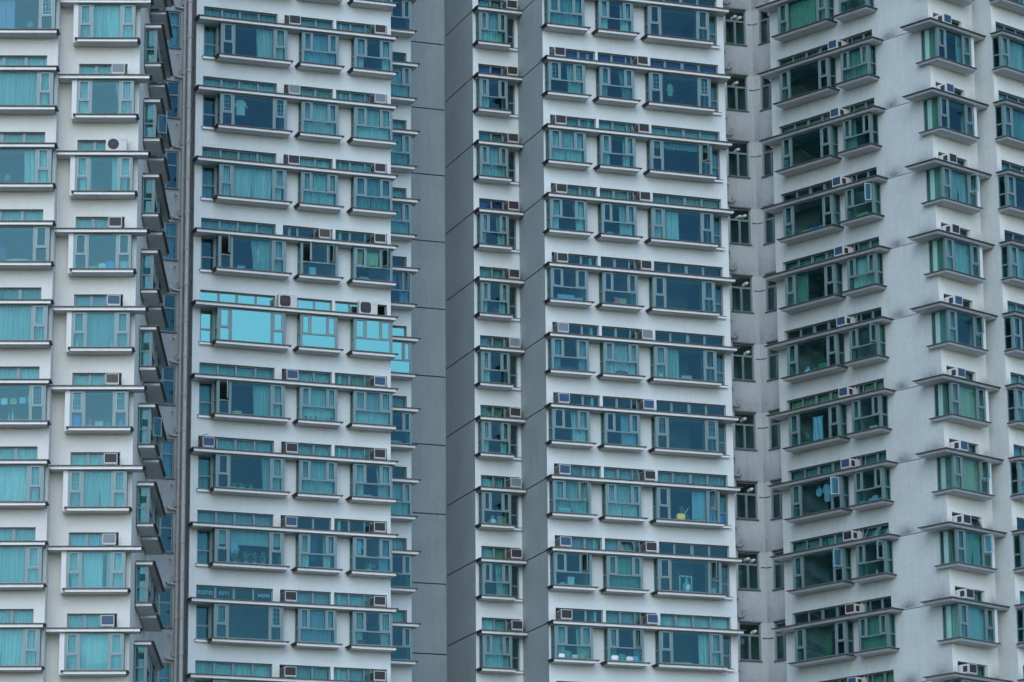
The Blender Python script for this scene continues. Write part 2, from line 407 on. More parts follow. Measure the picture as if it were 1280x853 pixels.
def bay(fr, s0, k, lay, code='n', colr='cyan', openings=(), side=('glass', 'glass'), sidelen=.43, lsidelen=None, lattice=(), y=.17, sidecur=None, seed=0, lat_kind=0, rightcur=None):
    """a box bay window standing on its sill ledge; returns the bay_window part"""
    W = LW[lay]; z = fr.z(k); D = .6 - y; lD = lsidelen or D
    def mk():
        mb = MB(); holes = [(a, b, c, d) for a, b, c, d, _ in LAY[lay]]
        mb.plate(0, W, -1.475, -.131, holes, 0, .07)
        for e, kind, dd in ((0, side[0], lD), (1, side[1], D)):
            xa, xb = (0, .05) if e == 0 else (W - .05, W)
            if kind == 'cheek': continue
            T = Matrix(((0, 1, 0, xa), (1, 0, 0, 0), (0, 0, 1, 0), (0, 0, 0, 1)))
            q = MB(); hs = [(.11, dd - .04, PZ0, TRB), (.11, dd - .04, TRA, PZ1)] if not (e == 0 and lsidelen) else [(.11, dd - .04, PZ0, PZ1)]
            q.plate(.07, dd, -1.475, -.131, hs, 0, .05)
            i = len(mb.v); mb.v += [tuple(T @ Vector(p)) for p in q.v]; mb.f += [tuple(i + j for j in f) for f in q.f]; mb.m += q.m
        return mb.mesh('bay_window', ['frame'])
    o = fr.add('bay_window', cached(('bay', lay, side, round(lD, 2), round(D, 2)), mk), s0, y, z)
    film = code == 'R'
    for i, (a, b, c, d, op) in enumerate(LAY[lay]):
        w_, h_ = b - a, d - c
        if i in openings:
            hinge = 'r' if fr.az < 0 else 'l' if a > W / 2 else 'r'
            s = obj('sash', open_sash_mesh(w_, h_), o, (a if hinge == 'l' else b, -.012, c))
            ang = rng.uniform(48, 78)
            if hinge == 'l': s.rotation_euler = (0, 0, R(-ang))
            else:
                s.rotation_euler = (0, 0, R(180 + ang)); s.location.y -= .0
            continue
        obj('pane', pane_mesh(w_, h_), o, (a, .03, c), 0, 'film' if film else None)
        if op: obj('sash', sash_mesh(w_, h_), o, (a, -.010, c))
        if op and lattice and i in lattice: obj('grille', lattice_mesh(w_, h_, lat_kind), o, (a, .10, c))
    for e, kind, dd in ((0, side[0], lD), (1, side[1], D)):
        if kind == 'cheek': continue
        rows = [(PZ0, PZ1)] if (e == 0 and lsidelen) else [(PZ0, TRB), (TRA, PZ1)]
        for c, d in rows:
            x = .019 if e == 0 else W - .031
            p = obj('pane', pane_mesh(dd - .15, d - c), o, (x + .012, .11, c), R(90), 'film' if film else None)
    hang(o, .19 if lsidelen else .10, W - .10, -1.46, -.15, .20, code, colr, seed)
    if sidecur:
        L_ = lD - .06 if lsidelen else lD - .16
        me = curtain_mesh(round(L_, 2), 1.30, sidecur[0], seed % 3)
        obj('curtain', me, o, (.125, lD + (.08 if lsidelen else -.02), -1.46), R(-90), 'cur_' + sidecur[1])
    if rightcur:
        obj('curtain', curtain_mesh(round(D - .14, 2), 1.30, 'straight', seed % 3), o, (W - .14, .12, -1.46), R(90), 'cur_' + rightcur)
    return o

def flat_window(fr, s0, s1, za, zb, panes, y, name='window', code='n', colr='cyan', seed=0, depth=.06, tilt=(), film=False, cy=.16, frame='frame'):
    """a window set in a wall opening; panes in facade coordinates (s) and dz relative to the window bottom"""
    W, h = s1 - s0, zb - za
    def mk():
        mb = MB(); mb.plate(0, W, 0, h, [(a - s0, b - s0, c, d) for a, b, c, d in panes], 0, depth); return mb.mesh(name, ['frame'])
    o = fr.add(name, cached(('flat', round(W, 3), round(h, 3), tuple((round(a - s0, 2), round(b - s0, 2), round(c, 2), round(d, 2)) for a, b, c, d in panes)), mk), s0, y, za)
    for i, (a, b, c, d) in enumerate(panes):
        if i in tilt:
            s = obj('sash', open_sash_mesh(b - a, d - c, .03), o, (a - s0, -.01, d))
            s.data = cached(('tsash', round(b - a, 2), round(d - c, 2)), lambda: top_sash(b - a, d - c)); s.rotation_euler = (R(-28), 0, 0)
        elif i in panes_open.get(o.name, ()): pass
        else: obj('pane', pane_mesh(b - a, d - c), o, (a - s0, .03, c), 0, 'film' if film else None)
    if code != 'n' and not film and panes:
        groups = []                      # curtains run behind neighbouring panes, never across an air conditioner
        for a, b, c, d in panes:
            if groups and a - groups[-1][1] < .16: groups[-1][1] = max(groups[-1][1], b)
            else: groups.append([a, b])
        for a, b in groups: hang(o, a - s0 - .02, b - s0 + .02, .02, h - .02, cy, code, colr, seed)
    return o
panes_open = {}
def top_sash(w_, h_, b=.03, d=.03):
    mb = MB(); mb.plate(0, w_, -h_, 0, [(b, w_ - b, -h_ + b, -b)], 0, d); mb.box(b, w_ - b, .009, .021, -h_ + b, -b, 1)
    return mb.mesh('sash', ['sash', 'glass'])

# ------------------------------------------------------------------ air conditioners (things of their own, standing on the ledges)
def ac_meshes():
    w_, h_, d_ = .46, .36, .62
    c = MB(); c.plate(0, w_, 0, h_, [(.022, w_ - .022, .035, h_ - .02)], 0, .03)
    c.box(.006, w_ - .006, .03, d_, .006, h_ - .006)
    g = MB(); g.box(.022, w_ - .022, .012, .03, .035, h_ - .02)
    for i in range(9): g.box(.03, w_ - .03, .006, .012, .045 + i * .032, .053 + i * .032)
    for i in (.33, .66): g.box(w_ * i - .003, w_ * i + .003, .003, .006, .055, h_ - .045)
    sv = MB(); sv.box(0, .008, .10, .30, .07, h_ - .07)
    sl = MB(); sl.box(0, .008, .05, .52, .03, h_ - .03)
    for i in range(6): sl.box(-.006, 0, .06, .51, .05 + i * .045, .062 + i * .045)
    cache['ac_left'] = sl.mesh('side_vent', ['ac_grey_side'])
    b = MB()
    for x in (.03, w_ - .06):
        b.box(x, x + .03, .01, d_, -.03, 0); b.box(x, x + .03, .01, .04, -.09, -.03); b.box(x, x + .03, d_ - .22, d_ - .19, -.09, -.03)
    b.box(.06, w_ - .06, .01, .03, -.03, -.005)
    cache['ac'] = (c.mesh('casing', ['ac_white']), g.mesh('grille', ['ac_dark']), sv.mesh('side_vent', ['ac_dark']), b.mesh('bracket', ['steel']))
ac_meshes()
def ac_unit(fr, s, k, label, group, tint='ac_dark', y=.10, dz=.09, casing=None, dark_side=True):
    e = bpy.data.objects.new('air_conditioner', None); col.objects.link(e); e.empty_display_size = .2
    e.location = fr.P(s, y, fr.z(k) + dz); e.rotation_euler = (0, 0, fr.az + R(rng.uniform(-1.5, 1.5)))
    e['label'] = label; e['category'] = 'air conditioner'; e['group'] = group
    c, g, v, b = cache['ac']
    obj('casing', c, e, m=casing); obj('grille', g, e, m=tint)
    obj('side_vent', cache['ac_left'] if dark_side else v, e, (-.004, 0, 0)); obj('side_vent', v, e, (.456, 0, 0)); obj('bracket', b, e)
    return e

def condenser_meshes(square=True):
    w_, h_, d_ = .74, .52, .28
    c = MB(); n = 20; cx, cz, rr = .27, .26, .20
    n = 24
    def rad(a): return rr if not square else .215 / (abs(math.cos(a)) ** 5 + abs(math.sin(a)) ** 5) ** .2
    ring = [(cx + rad(2 * math.pi * i / n) * math.cos(2 * math.pi * i / n), cz + rad(2 * math.pi * i / n) * math.sin(2 * math.pi * i / n)) for i in range(n)]
    sq = []
    for i in range(n):
        a = 2 * math.pi * i / n; m_ = max(abs(math.cos(a)), abs(math.sin(a))); sq.append((cx + .245 * math.cos(a) / m_, cz + .245 * math.sin(a) / m_))
    for i in range(n):
        j = (i + 1) % n
        c.quad((*[sq[i][0]], 0, sq[i][1]), (sq[j][0], 0, sq[j][1]), (ring[j][0], 0, ring[j][1]), (ring[i][0], 0, ring[i][1]))
        c.quad((ring[i][0], 0, ring[i][1]), (ring[j][0], 0, ring[j][1]), (ring[j][0], .05, ring[j][1]), (ring[i][0], .05, ring[i][1]))
    c.quad((.515, 0, .015), (w_, 0, .015), (w_, 0, .505), (.515, 0, .505))
    c.quad((0, 0, 0), (w_, 0, 0), (w_, 0, .015), (0, 0, .015)); c.quad((0, 0, .505), (w_, 0, .505), (w_, 0, h_), (0, 0, h_)); c.quad((0, 0, .015), (.025, 0, .015), (.025, 0, .505), (0, 0, .505))
    c.box(0, w_, .05, d_, 0, h_)
    c.quad((0, 0, 0), (0, .05, 0), (0, .05, h_), (0, 0, h_)); c.quad((w_, 0, 0), (w_, 0, h_), (w_, .05, h_), (w_, .05, 0)); c.quad((0, 0, h_), (w_, 0, h_), (w_, .05, h_), (0, .05, h_)); c.quad((0, 0, 0), (0, .05, 0), (w_, .05, 0), (w_, 0, 0))
    f = MB()
    f.v += [(cx, .045, cz)] + [(x, .045, z) for x, z in ring]
    for i in range(n): f.f.append((0, 1 + i, 1 + (i + 1) % n)); f.m.append(0)
    g = MB()
    for q in (.06, .10, .14, .18):
        rp = [(cx + q * math.cos(2 * math.pi * i / n), -.004, cz + q * math.sin(2 * math.pi * i / n)) for i in range(n + 1)]; g.tube(rp, .004, 5)
    for i in range(6):
        a = math.pi * i / 6; g.tube([(cx - .2 * math.cos(a), -.003, cz - .2 * math.sin(a)), (cx + .2 * math.cos(a), -.003, cz + .2 * math.sin(a))], .004, 5)
    t = MB(); t.box(.56, .68, -.004, 0, .40, .43)
    ft = MB(); ft.box(.08, .14, .02, d_, -.05, 0); ft.box(w_ - .14, w_ - .08, .02, d_, -.05, 0)
    cache['cond', square] = (c.mesh('casing', ['ac_white']), f.mesh('fan', ['ac_dark']), g.mesh('fan_guard', ['ac_grey_side']), t.mesh('badge', ['cur_blue']), ft.mesh('foot', ['ac_dark']))
condenser_meshes(); condenser_meshes(False)
def condenser(fr, s, k, label, y=.16, square=True):
    e = bpy.data.objects.new('outdoor_condenser', None); col.objects.link(e); e.empty_display_size = .2
    e.location = fr.P(s, y, fr.z(k) + .05); e.rotation_euler = (0, 0, fr.az)
    e['label'] = label; e['category'] = 'air conditioner'; e['group'] = 'split unit condensers on the ledges'
    for nme, me in zip(('casing', 'fan', 'fan_guard', 'badge', 'foot'), cache['cond', square]): obj(nme, me, e)

# ------------------------------------------------------------------ rooms behind the glass
def rooms(fr, s0, s1, depth, cuts, y=.62, ks=KS):
    def mk():
        mb = MB(); L = s1 - s0
        mb.box(0, L, .22, depth, .74, .86)
        for c in cuts: mb.box(c - s0 - .05, c - s0 + .05, .17, depth, .86 - H, .74)
        mb.box(0, L, depth, depth + .1, .86 - H, .86)
        return mb.mesh('floor_slab', ['room'])
    me = mk()
    for k in ks: fr.add('floor_slab', me, s0, y, fr.z(k))

def code_at(s, k): return s[(k + 1) % len(s)]

# ================================================================== the setting
gm = MB(); gm.quad((-3000, -3000, GROUND), (3000, -3000, GROUND), (3000, 3000, GROUND), (-3000, 3000, GROUND))
g = obj('ground', gm.mesh('ground', ['ground'])); g['kind'] = 'structure'; g['label'] = 'paved ground around the towers'

tA = tower('apartment_tower', 'white tiled tower squarely facing, its side bays running back towards the drainpipes', (-15, 128))
tC = tower('apartment_tower', 'white tiled tower between the drainpipes and the grey recess, one storey with bright mirrored panes', (-9, 139))
tD = tower('apartment_tower', 'white tiled tower between the grey recess and the small bathroom windows', (7, 145))
tE = tower('apartment_tower', 'stained white tower turned at an angle, with corner bays and bare walls', (16, 142))

CT = -130.1
fC = Frame(tC, 20, CT, 47.10, 45.78); fD = Frame(tD, 20, CT, 49.84, 45.78)
fC2 = Frame(tC, 20, CT - 2.9, 47.10, 45.78); fD2 = Frame(tD, 20, CT - 2.9, 49.84, 45.78)
fE = Frame(tE, -47, -104.05, 49.90); fF = Frame(tE, 43, -87.60, 49.90); fG = Frame(tE, 43, -86.65, 49.90)
fA = Frame(tA, 2, -124.72, 44.29); fA0 = Frame(tA, 2, -123.79, 44.29); fB = Frame(tA, 92, -8.27, 44.29)

BZ0, BZ1 = -1.44, -.15          # bay opening in the wall
SZ0, SZ1 = .012, .60            # strip window opening
def levels(fr, rects, ks=KS):
    return [(a, b, fr.z(k) + c, fr.z(k) + d) for k in ks for a, b, c, d in rects]
def grooves(fr, a, b, dz, h=.045, ks=KS):
    return [(a, b, fr.z(k) + dz - h / 2, fr.z(k) + dz + h / 2, .035, 1) for k in ks]
def strip_panes(cells): return [(a, b, .05, .54) for a, b in cells]

STAIN_E = wall_material('stained_plaster_long', (.50, .55, .53), grout=.05, tile=(.115, .058), dirt=.24, streak=.15,
                        spots=((96.64 - 90.25, .40, .30, .95), (96.64 - 88.75, .5, .42, .9)), zref=49.90)
STAIN_H = wall_material('stained_plaster_bath', (.45, .49, .485), grout=.03, dirt=.26, streak=.20, spots=((1.0, .75, .55, .55), (.1, .3, .9, .5)), zref=49.84 + .62)
STAIN_F = wall_material('stained_plaster_corner', (.78, .78, .71), grout=.06, tile=(.115, .058), dirt=.10, streak=.10,
                        spots=((2.6, .45, .45, .9), (.1, .3, .3, .5)), zref=49.90)

# ================================================================== tower C and tower D (mirror images)
STC = [  # (opening, panes, AC cell centre)
    (-10.82, -7.85, [(-10.78, -10.10), (-10.01, -9.38), (-9.29, -8.62), (-8.54, -7.89)]),
    (-7.57, -5.57, [(-7.52, -6.99), (-6.91, -6.29), (-6.21, -5.61)]),
    (-5.45, -3.35, [(-5.41, -4.87), (-4.79, -4.24), (-4.18, -3.96), (-3.90, -3.40)])]
STD = [(3.49, 5.46, [(3.53, 4.08), (4.16, 4.73), (4.83, 5.42)]),
       (5.57, 7.70, [(5.61, 6.16), (6.27, 6.80), (6.86, 7.04), (7.10, 7.66)]),
       (7.85, 10.84, [(7.89, 8.50), (8.60, 9.23), (9.37, 9.98), (10.08, 10.80)])]
W0C = (-10.82, -10.26); W0D = (10.31, 10.82)
WIN0 = (-1.46, -.15)
bayC = {'c': -10.25, 'b': -6.98, 'a': -4.84}; bayD = {'a': 3.28, 'b': 5.47, 'c': 7.61}

def wing_holes(bays, strips, w0):
    r = [(s + .04, s + LW[l] - .04, BZ0, BZ1) for l, s in bays.items()]
    r += [(a, b, SZ0, SZ1) for a, b, _ in strips] + [(w0[0], w0[1], *WIN0)]
    return r
wall_sheet(fC, -11.11, -3.20, .6, levels(fC, wing_holes(bayC, STC, W0C)), 'tile')
wall_sheet(fD, 3.20, 11.11, .6, levels(fD, wing_holes(bayD, STD, W0D)), 'tile')

CC = {'c': 'frnfrRrrtnfn', 'b': 'ffffnRbfsfff', 'a': 'fsbfnRbsrsff', '0': 'nfnfnRfffnff'}
DC = {'a': 'ffrfsnsrfnsn', 'b': 'fsssrnfrfbsf', 'c': 'nnnvlnlnrnrn', '0': 'nfffffflfnlf'}
OPEN = {('C', 'c', 3): (0,), ('C', 'b', 3): (0, 2), ('C', 'a', 3): (2,), ('C', 'c', 5): (0,), ('D', 'a', 7): (2,), ('D', 'a', 8): (2,),
        ('D', 'c', 7): (3,), ('D', 'c', 8): (3,), ('D', 'b', 9): (2,), ('D', 'c', 2): (3,), ('E', 'c', 7): (3,), ('E', 'b', 3): (2,), ('E', 'b', 5): (2,),
        ('E', 'b', 8): (2,), ('E', 'c', 8): (3,), ('F', 'm', 3): (3,), ('F', 'm', 5): (3,), ('F', 'm', 7): (3,), ('F', 'm', 8): (3,)}
LAT = {('C', 'a', 5): 1, ('C', 'a', 8): 1, ('C', 'a', 1): 0, ('D', 'a', 1): 0, ('D', 'c', 1): 0, ('D', 'c', 6): 1, ('D', 'a', 7): 0, ('C', 'c', 1): 0, ('C', 'c', 8): 0}
curt_mix = ['cyan', 'white', 'cyan', 'white', 'cyan', 'teal', 'blue', 'cyan']
def stripwin(fr, k, a, b, cells, skip, code, colr, seed, film=False, tilt=()):
    """strip window above the ledge; cells listed in skip hold an air conditioner"""
    ps = strip_panes([c for i, c in enumerate(cells) if i not in skip])
    hs = [c for i, c in enumerate(cells) if i in skip]
    W = b - a
    # solid mullions everywhere except the air conditioner's own hole
    def mk():
        mb = MB(); mb.plate(0, W, 0, SZ1 - SZ0, [(p[0] - a, p[1] - a, p[2], p[3]) for p in ps] + [(c0 - a, c1 - a, .03, .56) for c0, c1 in hs], 0, .06)
        return mb.mesh('strip_window', ['frame'])
    o = fr.add('strip_window', cached(('strip', round(W, 2), tuple(round(p[0] - a, 2) for p in ps), tuple(skip), round(cells[0][0] - a, 2)), mk), a, .74, fr.z(k) + SZ0)
    for i, (p0, p1, c, d) in enumerate(ps):
        if i in tilt:
            me = cached(('tsash', round(p1 - p0, 2), round(d - c, 2)), lambda: top_sash(p1 - p0, d - c))
            s = obj('sash', me, o, (p0 - a, -.01, d)); s.rotation_euler = (R(-30), 0, 0)
        else: obj('pane', pane_mesh(p1 - p0, d - c), o, (p0 - a, .03, c), 0, 'film' if film else None)
    if code != 'n' and not film:
        gs = []
        for p0, p1, c, d in ps:
            if gs and p0 - gs[-1][1] < .16: gs[-1][1] = p1
            else: gs.append([p0, p1])
        for p0, p1 in gs: hang(o, p0 - a - .02, p1 - a + .02, .02, .57, .17, code, colr, seed)
    return o

for k in KS:
    for nm, fr, bays, strips, w0, codes in (('C', fC, bayC, STC, W0C, CC), ('D', fD, bayD, STD, W0D, DC)):
        z = fr.z(k)
        film = nm == 'C' and k == 4
        ledge(fr, -11.15 if nm == 'C' else 3.17, -3.17 if nm == 'C' else 11.12, z)
        for lay, s in bays.items():
            ledge(fr, s - .10, s + LW[lay] + .10, z - 1.475, name='sill', th=.125)
            cd_ = code_at(codes[lay], k); seed = (k + 2) * 7 + ord(lay)
            cl = curt_mix[(k * 5 + ord(lay) * 3 + (2 if nm == 'D' else 0)) % len(curt_mix)]
            if (nm, lay, k) == ('D', 'b', 8): cl = 'green'
            bay(fr, s, k, lay, cd_, cl, OPEN.get((nm, lay, k), ()), seed=seed, lattice=(0, 2, 3) if (nm, lay, k) in LAT else (), lat_kind=LAT.get((nm, lay, k), 0))
        # narrow window beside the big bay, with its own little sill
        zz = z + WIN0[0]; c0 = code_at(codes['0'], k)
        flat_window(fr, w0[0], w0[1], zz, z + WIN0[1], [(w0[0] + .06, w0[1] - .06, .06, .50), (w0[0] + .06, w0[1] - .06, .56, 1.25)], .68, 'window', c0, 'teal', k, film=film)
        sm = cached('smallsill', lambda: (lambda q: (q.box(0, .60, 0, .12, -.10, -.02, 0), q.box(-.02, .62, -.02, .12, -.02, 0, 1), q.mesh('window_sill', ['fascia', 'flashing']))[-1])(MB()))
        fr.add('window_sill', sm, w0[0] - (.04 if nm == 'C' else .03), .48, zz - .002)
        for i, (a, b, cells) in enumerate(strips):
            skip = []
            if nm == 'C':
                if i == 0 and k == 6: skip = [0]
                if i == 1: skip = [0] if k not in (3, 4) else ([2] if k == 3 else [])
                if i == 2: skip = [3]
            else: skip = {0: [0], 1: [3], 2: []}[i]
            cds = 'ffnffbfnffbf'[(k * 3 + i * 5 + (4 if nm == 'D' else 0)) % 12]
            clr = 'cyan grey white olive cyan white cyan teal grey'.split()[(k * 2 + i + (3 if nm == 'D' else 0)) % 9]
            if nm == 'C' and i == 0: cds = 'ffffffbfbnff'[k + 1] if k != 4 else 'n'; clr = {2: 'olive', 7: 'grey'}.get(k, 'cyan')
            if nm == 'C' and i == 0 and cds == 'R': cds = 'f'
            if nm == 'D' and k == 1: cds, clr = 'b', 'purple'
            if nm == 'D' and k == 2: cds, clr = 'b', ('teal', 'cyan', 'cyan')[i]
            if nm == 'D' and k == 3: cds, clr = 'f', 'olive'
            if nm == 'D' and k in (4, 5, 6): cds = 'n'
            stripwin(fr, k, a, b, cells, skip, cds, clr, k + i, film, tilt=(1,) if (nm, k, i) == ('D', 8, 1) else ())
rooms(fC, -11.05, -3.25, 4.2, [-7.25, -5.2]); rooms(fD, 3.25, 11.05, 4.2, [5.2, 7.4])

# air conditioners of these two wings, told apart by the storey they stand on
NUM = ['', 'one floor', 'two floors', 'three floors', 'four floors', 'five floors', 'six floors', 'seven floors', 'eight floors', 'nine floors']
def rel(k, k0, mark):
    d = k - k0
    return 'beside ' + mark if d == 0 else NUM[abs(d)] + (' below ' if d > 0 else ' above ') + mark
for k in range(0, 11):
    mp_ = rel(k, 4, 'the mirrored panes'); pp_ = rel(k, 1, 'the purple strip windows')
    if k not in (3, 4): ac_unit(fC, -7.52, k, 'air conditioner over the middle bay, ' + mp_, 'air conditioners above the middle bays, drainpipe tower', {1: 'ac_grey', 5: 'ac_blue', 7: 'ac_blue'}.get(k, 'ac_dark'))
    if k != 4: ac_unit(fC, -4.02, k, 'air conditioner at the ledge end, ' + mp_, 'air conditioners at the ledge ends of the drainpipe tower', {1: 'ac_grey', 5: 'ac_blue'}.get(k, 'ac_dark'))
    ac_unit(fD, 3.53, k, 'air conditioner against the grey side wall, ' + pp_, 'air conditioners at the ledge ends near the grey side wall', {5: 'ac_grey', 6: 'ac_blue', 7: 'ac_blue', 8: 'ac_blue', 10: 'ac_blue'}.get(k, 'ac_dark'))
    ac_unit(fD, 7.10, k, 'air conditioner between middle and wide bays, ' + pp_, 'air conditioners between the middle and wide bays', {5: 'ac_grey', 6: 'ac_blue', 9: 'ac_blue'}.get(k, 'ac_dark'))
ac_unit(fC, -6.26, 3, 'brown faced air conditioner above two opened window sashes', 'air conditioners above the middle bays, drainpipe tower', 'ac_brown')
e6 = ac_unit(fC, -10.78, 6, 'blue faced air conditioner with loose cables beside the drainpipes', 'single air conditioner by the drainpipes', 'ac_blue')
q = MB(); q.tube([(-.03, .3, .34), (-.02, .2, .42), (.1, .1, .47), (.2, .1, .49), (.24, .1, .46)], .012, 6); q.tube([(-.03, .35, .05), (-.05, .3, .2), (-.03, .25, .3), (.0, .2, .38)], .012, 6)
obj('cable', q.mesh('cable', ['ac_grey_side'], True), e6)
condenser(fC, -7.85, 4, 'square outdoor condenser above the middle mirrored bay')
condenser(fC, -4.62, 4, 'square outdoor condenser above the end mirrored bay, by the recess')

# ---- recessed bays beside the grey recess
STC2 = (-3.00, -1.59, [(-2.95, -2.30), (-2.20, -1.64)])
STD2 = (1.49, 3.12, [(1.55, 2.02), (2.10, 2.52), (2.60, 3.08)])
b2C, b2D = -2.73, 1.38
W0D2 = (2.62, 3.06)
wall_sheet(fC2, -3.20, -1.40, .6, levels(fC2, [(b2C + .04, b2C + 1.18, BZ0, BZ1), (STC2[0], STC2[1], SZ0, SZ1)]), 'tile')
wall_sheet(fD2, 1.25, 3.20, .6, levels(fD2, [(b2D + .04, b2D + 1.18, BZ0, BZ1), (STD2[0], STD2[1], SZ0, SZ1), (*W0D2, *WIN0)]), 'tile')
C2C, D2C = 'nfffrRnfnnff', 'fflfsslsnrff'
for k in KS:
    z = fC2.z(k)
    ledge(fC2, -3.19, -1.30, z, first=.3); ledge(fC2, b2C - .10, b2C + 1.30, z - 1.475, name='sill', th=.125)
    bay(fC2, b2C, k, 'd', code_at(C2C, k), 'cyan' if k != 3 else 'blue', seed=k + 3, openings=(2,) if k == 3 else ())
    stripwin(fC2, k, *STC2, [], 'f' if k % 3 else 'n', 'cyan', k, film=(k == 4))
    z = fD2.z(k)
    ledge(fD2, 1.28, 3.18, z, first=.3); ledge(fD2, b2D - .10, b2D + 1.30, z - 1.475, name='sill', th=.125)
    bay(fD2, b2D, k, 'd', code_at(D2C, k), 'cyan', seed=k + 1)
    stripwin(fD2, k, *STD2, [2], 'b' if k in (1, 2, 5, 8) else 'f', {1: 'purple', 2: 'teal', 5: 'grey', 6: 'olive', 8: 'olive', 3: 'purple'}.get(k, 'cyan'), k)
    flat_window(fD2, W0D2[0], W0D2[1], z + WIN0[0], z + WIN0[1], [(W0D2[0] + .05, W0D2[1] - .05, .06, .50), (W0D2[0] + .05, W0D2[1] - .05, .56, 1.25)], .68, 'window', 'n')
    q = cached('smallsill2', lambda: (lambda q: (q.box(0, .50, 0, .12, -.10, -.02, 0), q.box(-.02, .51, -.02, .12, -.02, 0, 1), q.mesh('window_sill', ['fascia', 'flashing']))[-1])(MB()))
    fD2.add('window_sill', q, 2.66, .48, z + WIN0[0] - .002)
    if k >= 0: ac_unit(fD2, 2.56, k, 'air conditioner in the recess corner, ' + rel(k, 1, 'the purple strip windows'), 'air conditioners in the corner of the grey recess', {5: 'ac_grey', 7: 'ac_grey'}.get(k, 'ac_dark'))
rooms(fC2, -3.15, -1.45, 3.2, []); rooms(fD2, 1.30, 3.15, 3.2, [])

# ---- return walls, the grey recess, the bathroom walls
P = fC.P
J0 = -14.6
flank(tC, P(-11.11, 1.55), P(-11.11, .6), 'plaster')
flank(tC, P(-3.20, .6), P(-3.20, 3.5), 'tile')
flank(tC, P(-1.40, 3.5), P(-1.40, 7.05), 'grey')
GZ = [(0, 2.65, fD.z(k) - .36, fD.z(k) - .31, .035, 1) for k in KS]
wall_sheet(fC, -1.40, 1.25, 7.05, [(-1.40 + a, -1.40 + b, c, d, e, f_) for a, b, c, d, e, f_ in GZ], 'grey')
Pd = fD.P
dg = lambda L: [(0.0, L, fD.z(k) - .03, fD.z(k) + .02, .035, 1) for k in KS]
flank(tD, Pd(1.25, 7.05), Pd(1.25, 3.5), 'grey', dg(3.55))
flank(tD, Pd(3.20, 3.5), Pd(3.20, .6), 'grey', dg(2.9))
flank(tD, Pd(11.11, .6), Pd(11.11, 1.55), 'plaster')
HW = (11.61, 12.53, -.91, .60); JW = (-12.47, -11.50, -.91, .60); H2W = (-97.91, -97.0, -1.0, .54)
wall_sheet(fD, 11.11, 12.81, 1.55, levels(fD, [HW]) + grooves(fD, 12.60, 12.81, 0), STAIN_H)
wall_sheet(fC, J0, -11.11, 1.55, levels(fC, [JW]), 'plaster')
hc = Pd(12.81, 1.55)
sE = hc.dot(fE.U)
yE = -(hc.dot(fE.N) - fE.t)
wall_sheet(fE, sE, -96.64, yE, levels(fE, [H2W]) + grooves(fE, sE, -97.96, -.07), STAIN_H)

vent_m = cached('vent', lambda: (lambda q: (q.tube([(0, 0, 0), (.16, -.02, 0), (.22, -.04, .03), (.25, -.05, .09), (.25, -.05, .24)], .045, 8), q.tube([(.25, -.05, .24), (.25, -.05, .27)], .055, 8), q.mesh('vent_pipe', ['vent'], True))[-1])(MB()))
stub_m = cached('stub', lambda: (lambda q: (q.tube([(0, .05, 0), (0, -.10, 0), (0, -.13, -.03), (0, -.14, -.08)], .03, 8), q.mesh('drain_stub', ['pipe_old'], True))[-1])(MB()))
duct_m = cached('duct', lambda: (lambda q: (q.tube([(0, .3, 0), (0, .02, 0), (.02, -.02, -.02)], [.085, .085, .09], 10, 0, True), q.mesh('exhaust_duct', ['pipe'], True))[-1])(MB()))
hood_m = lambda W: cached(('hood', round(W, 2)), lambda: (lambda q: (q.box(0, W, 0, .10, 0, .06), q.mesh('lintel', ['ac_grey_side']))[-1])(MB()))
def bath(fr, wdw, y, k, mirror=False):
    a, b, za, zb = wdw; z = fr.z(k); mid = (a + b) / 2
    ps = [(a + .06, mid - .05, .06, .98), (mid + .05, b - .06, .06, .98)]
    o = flat_window(fr, a, b, z + za, z + zb, ps + [(a + .05, b - .05, 1.06, 1.46)], y + .07, 'bathroom_window', 'n')
    # the upper light is left unglazed and carries the exhaust ducts
    for ch in list(o.children):
        if ch.location.z > 1.0: bpy.data.objects.remove(ch)
    for q in (.55, .80):
        if rng.random() < .85: obj('exhaust_duct', duct_m, o, ((b - a) * q, .06, 1.22 + rng.uniform(-.04, .05)))
    fr.add('lintel', hood_m(b - a + .06), a - .03, y - .03, z + zb)
    sl = cached(('bsill', round(b - a, 2)), lambda: (lambda q: (q.box(-.03, b - a + .03, 0, .07, -.05, 0), q.mesh('window_sill', ['flashing']))[-1])(MB()))
    fr.add('window_sill', sl, a, y - .05, z + za)
for k in KS:
    bath(fD, HW, 1.55, k); bath(fE, H2W, yE, k)
    zj = fC.z(k)
    flat_window(fC, JW[0], JW[1], zj + JW[2], zj + JW[3], [(JW[0] + .06, -12.02, .06, .92), (JW[0] + .06, -12.02, .98, 1.45), (-11.94, JW[1] - .06, .06, .92), (-11.94, JW[1] - .06, .98, 1.45)], 1.62, 'bathroom_window', 'f' if k % 3 == 0 else 'n', 'blue', k)
    fC.add('window_sill', cached('jsill', lambda: (lambda q: (q.box(-.03, 1.0, 0, .07, -.05, 0), q.mesh('window_sill', ['flashing']))[-1])(MB())), JW[0], 1.50, zj + JW[2])
    z = fD.z(k)
    fD.add('vent_pipe', vent_m, 11.50, 1.45, z + .80); fD.add('drain_stub', stub_m, 11.52, 1.50, z + 1.55)
    v = fE.add('vent_pipe', vent_m, -96.70, yE - .1, fE.z(k) + .80); v.rotation_euler.z += R(90)
    fC.add('vent_pipe', vent_m, -11.72, 1.45, fC.z(k) + .78); fC.add('drain_stub', stub_m, -11.60, 1.50, fC.z(k) + 1.70)
rooms(fD, 11.15, 12.78, 2.2, [], y=1.57); rooms(fC, J0 + .1, -11.15, 2.2, [], y=1.57); rooms(fE, sE + .05, -96.68, 2.0, [], y=yE + .02)

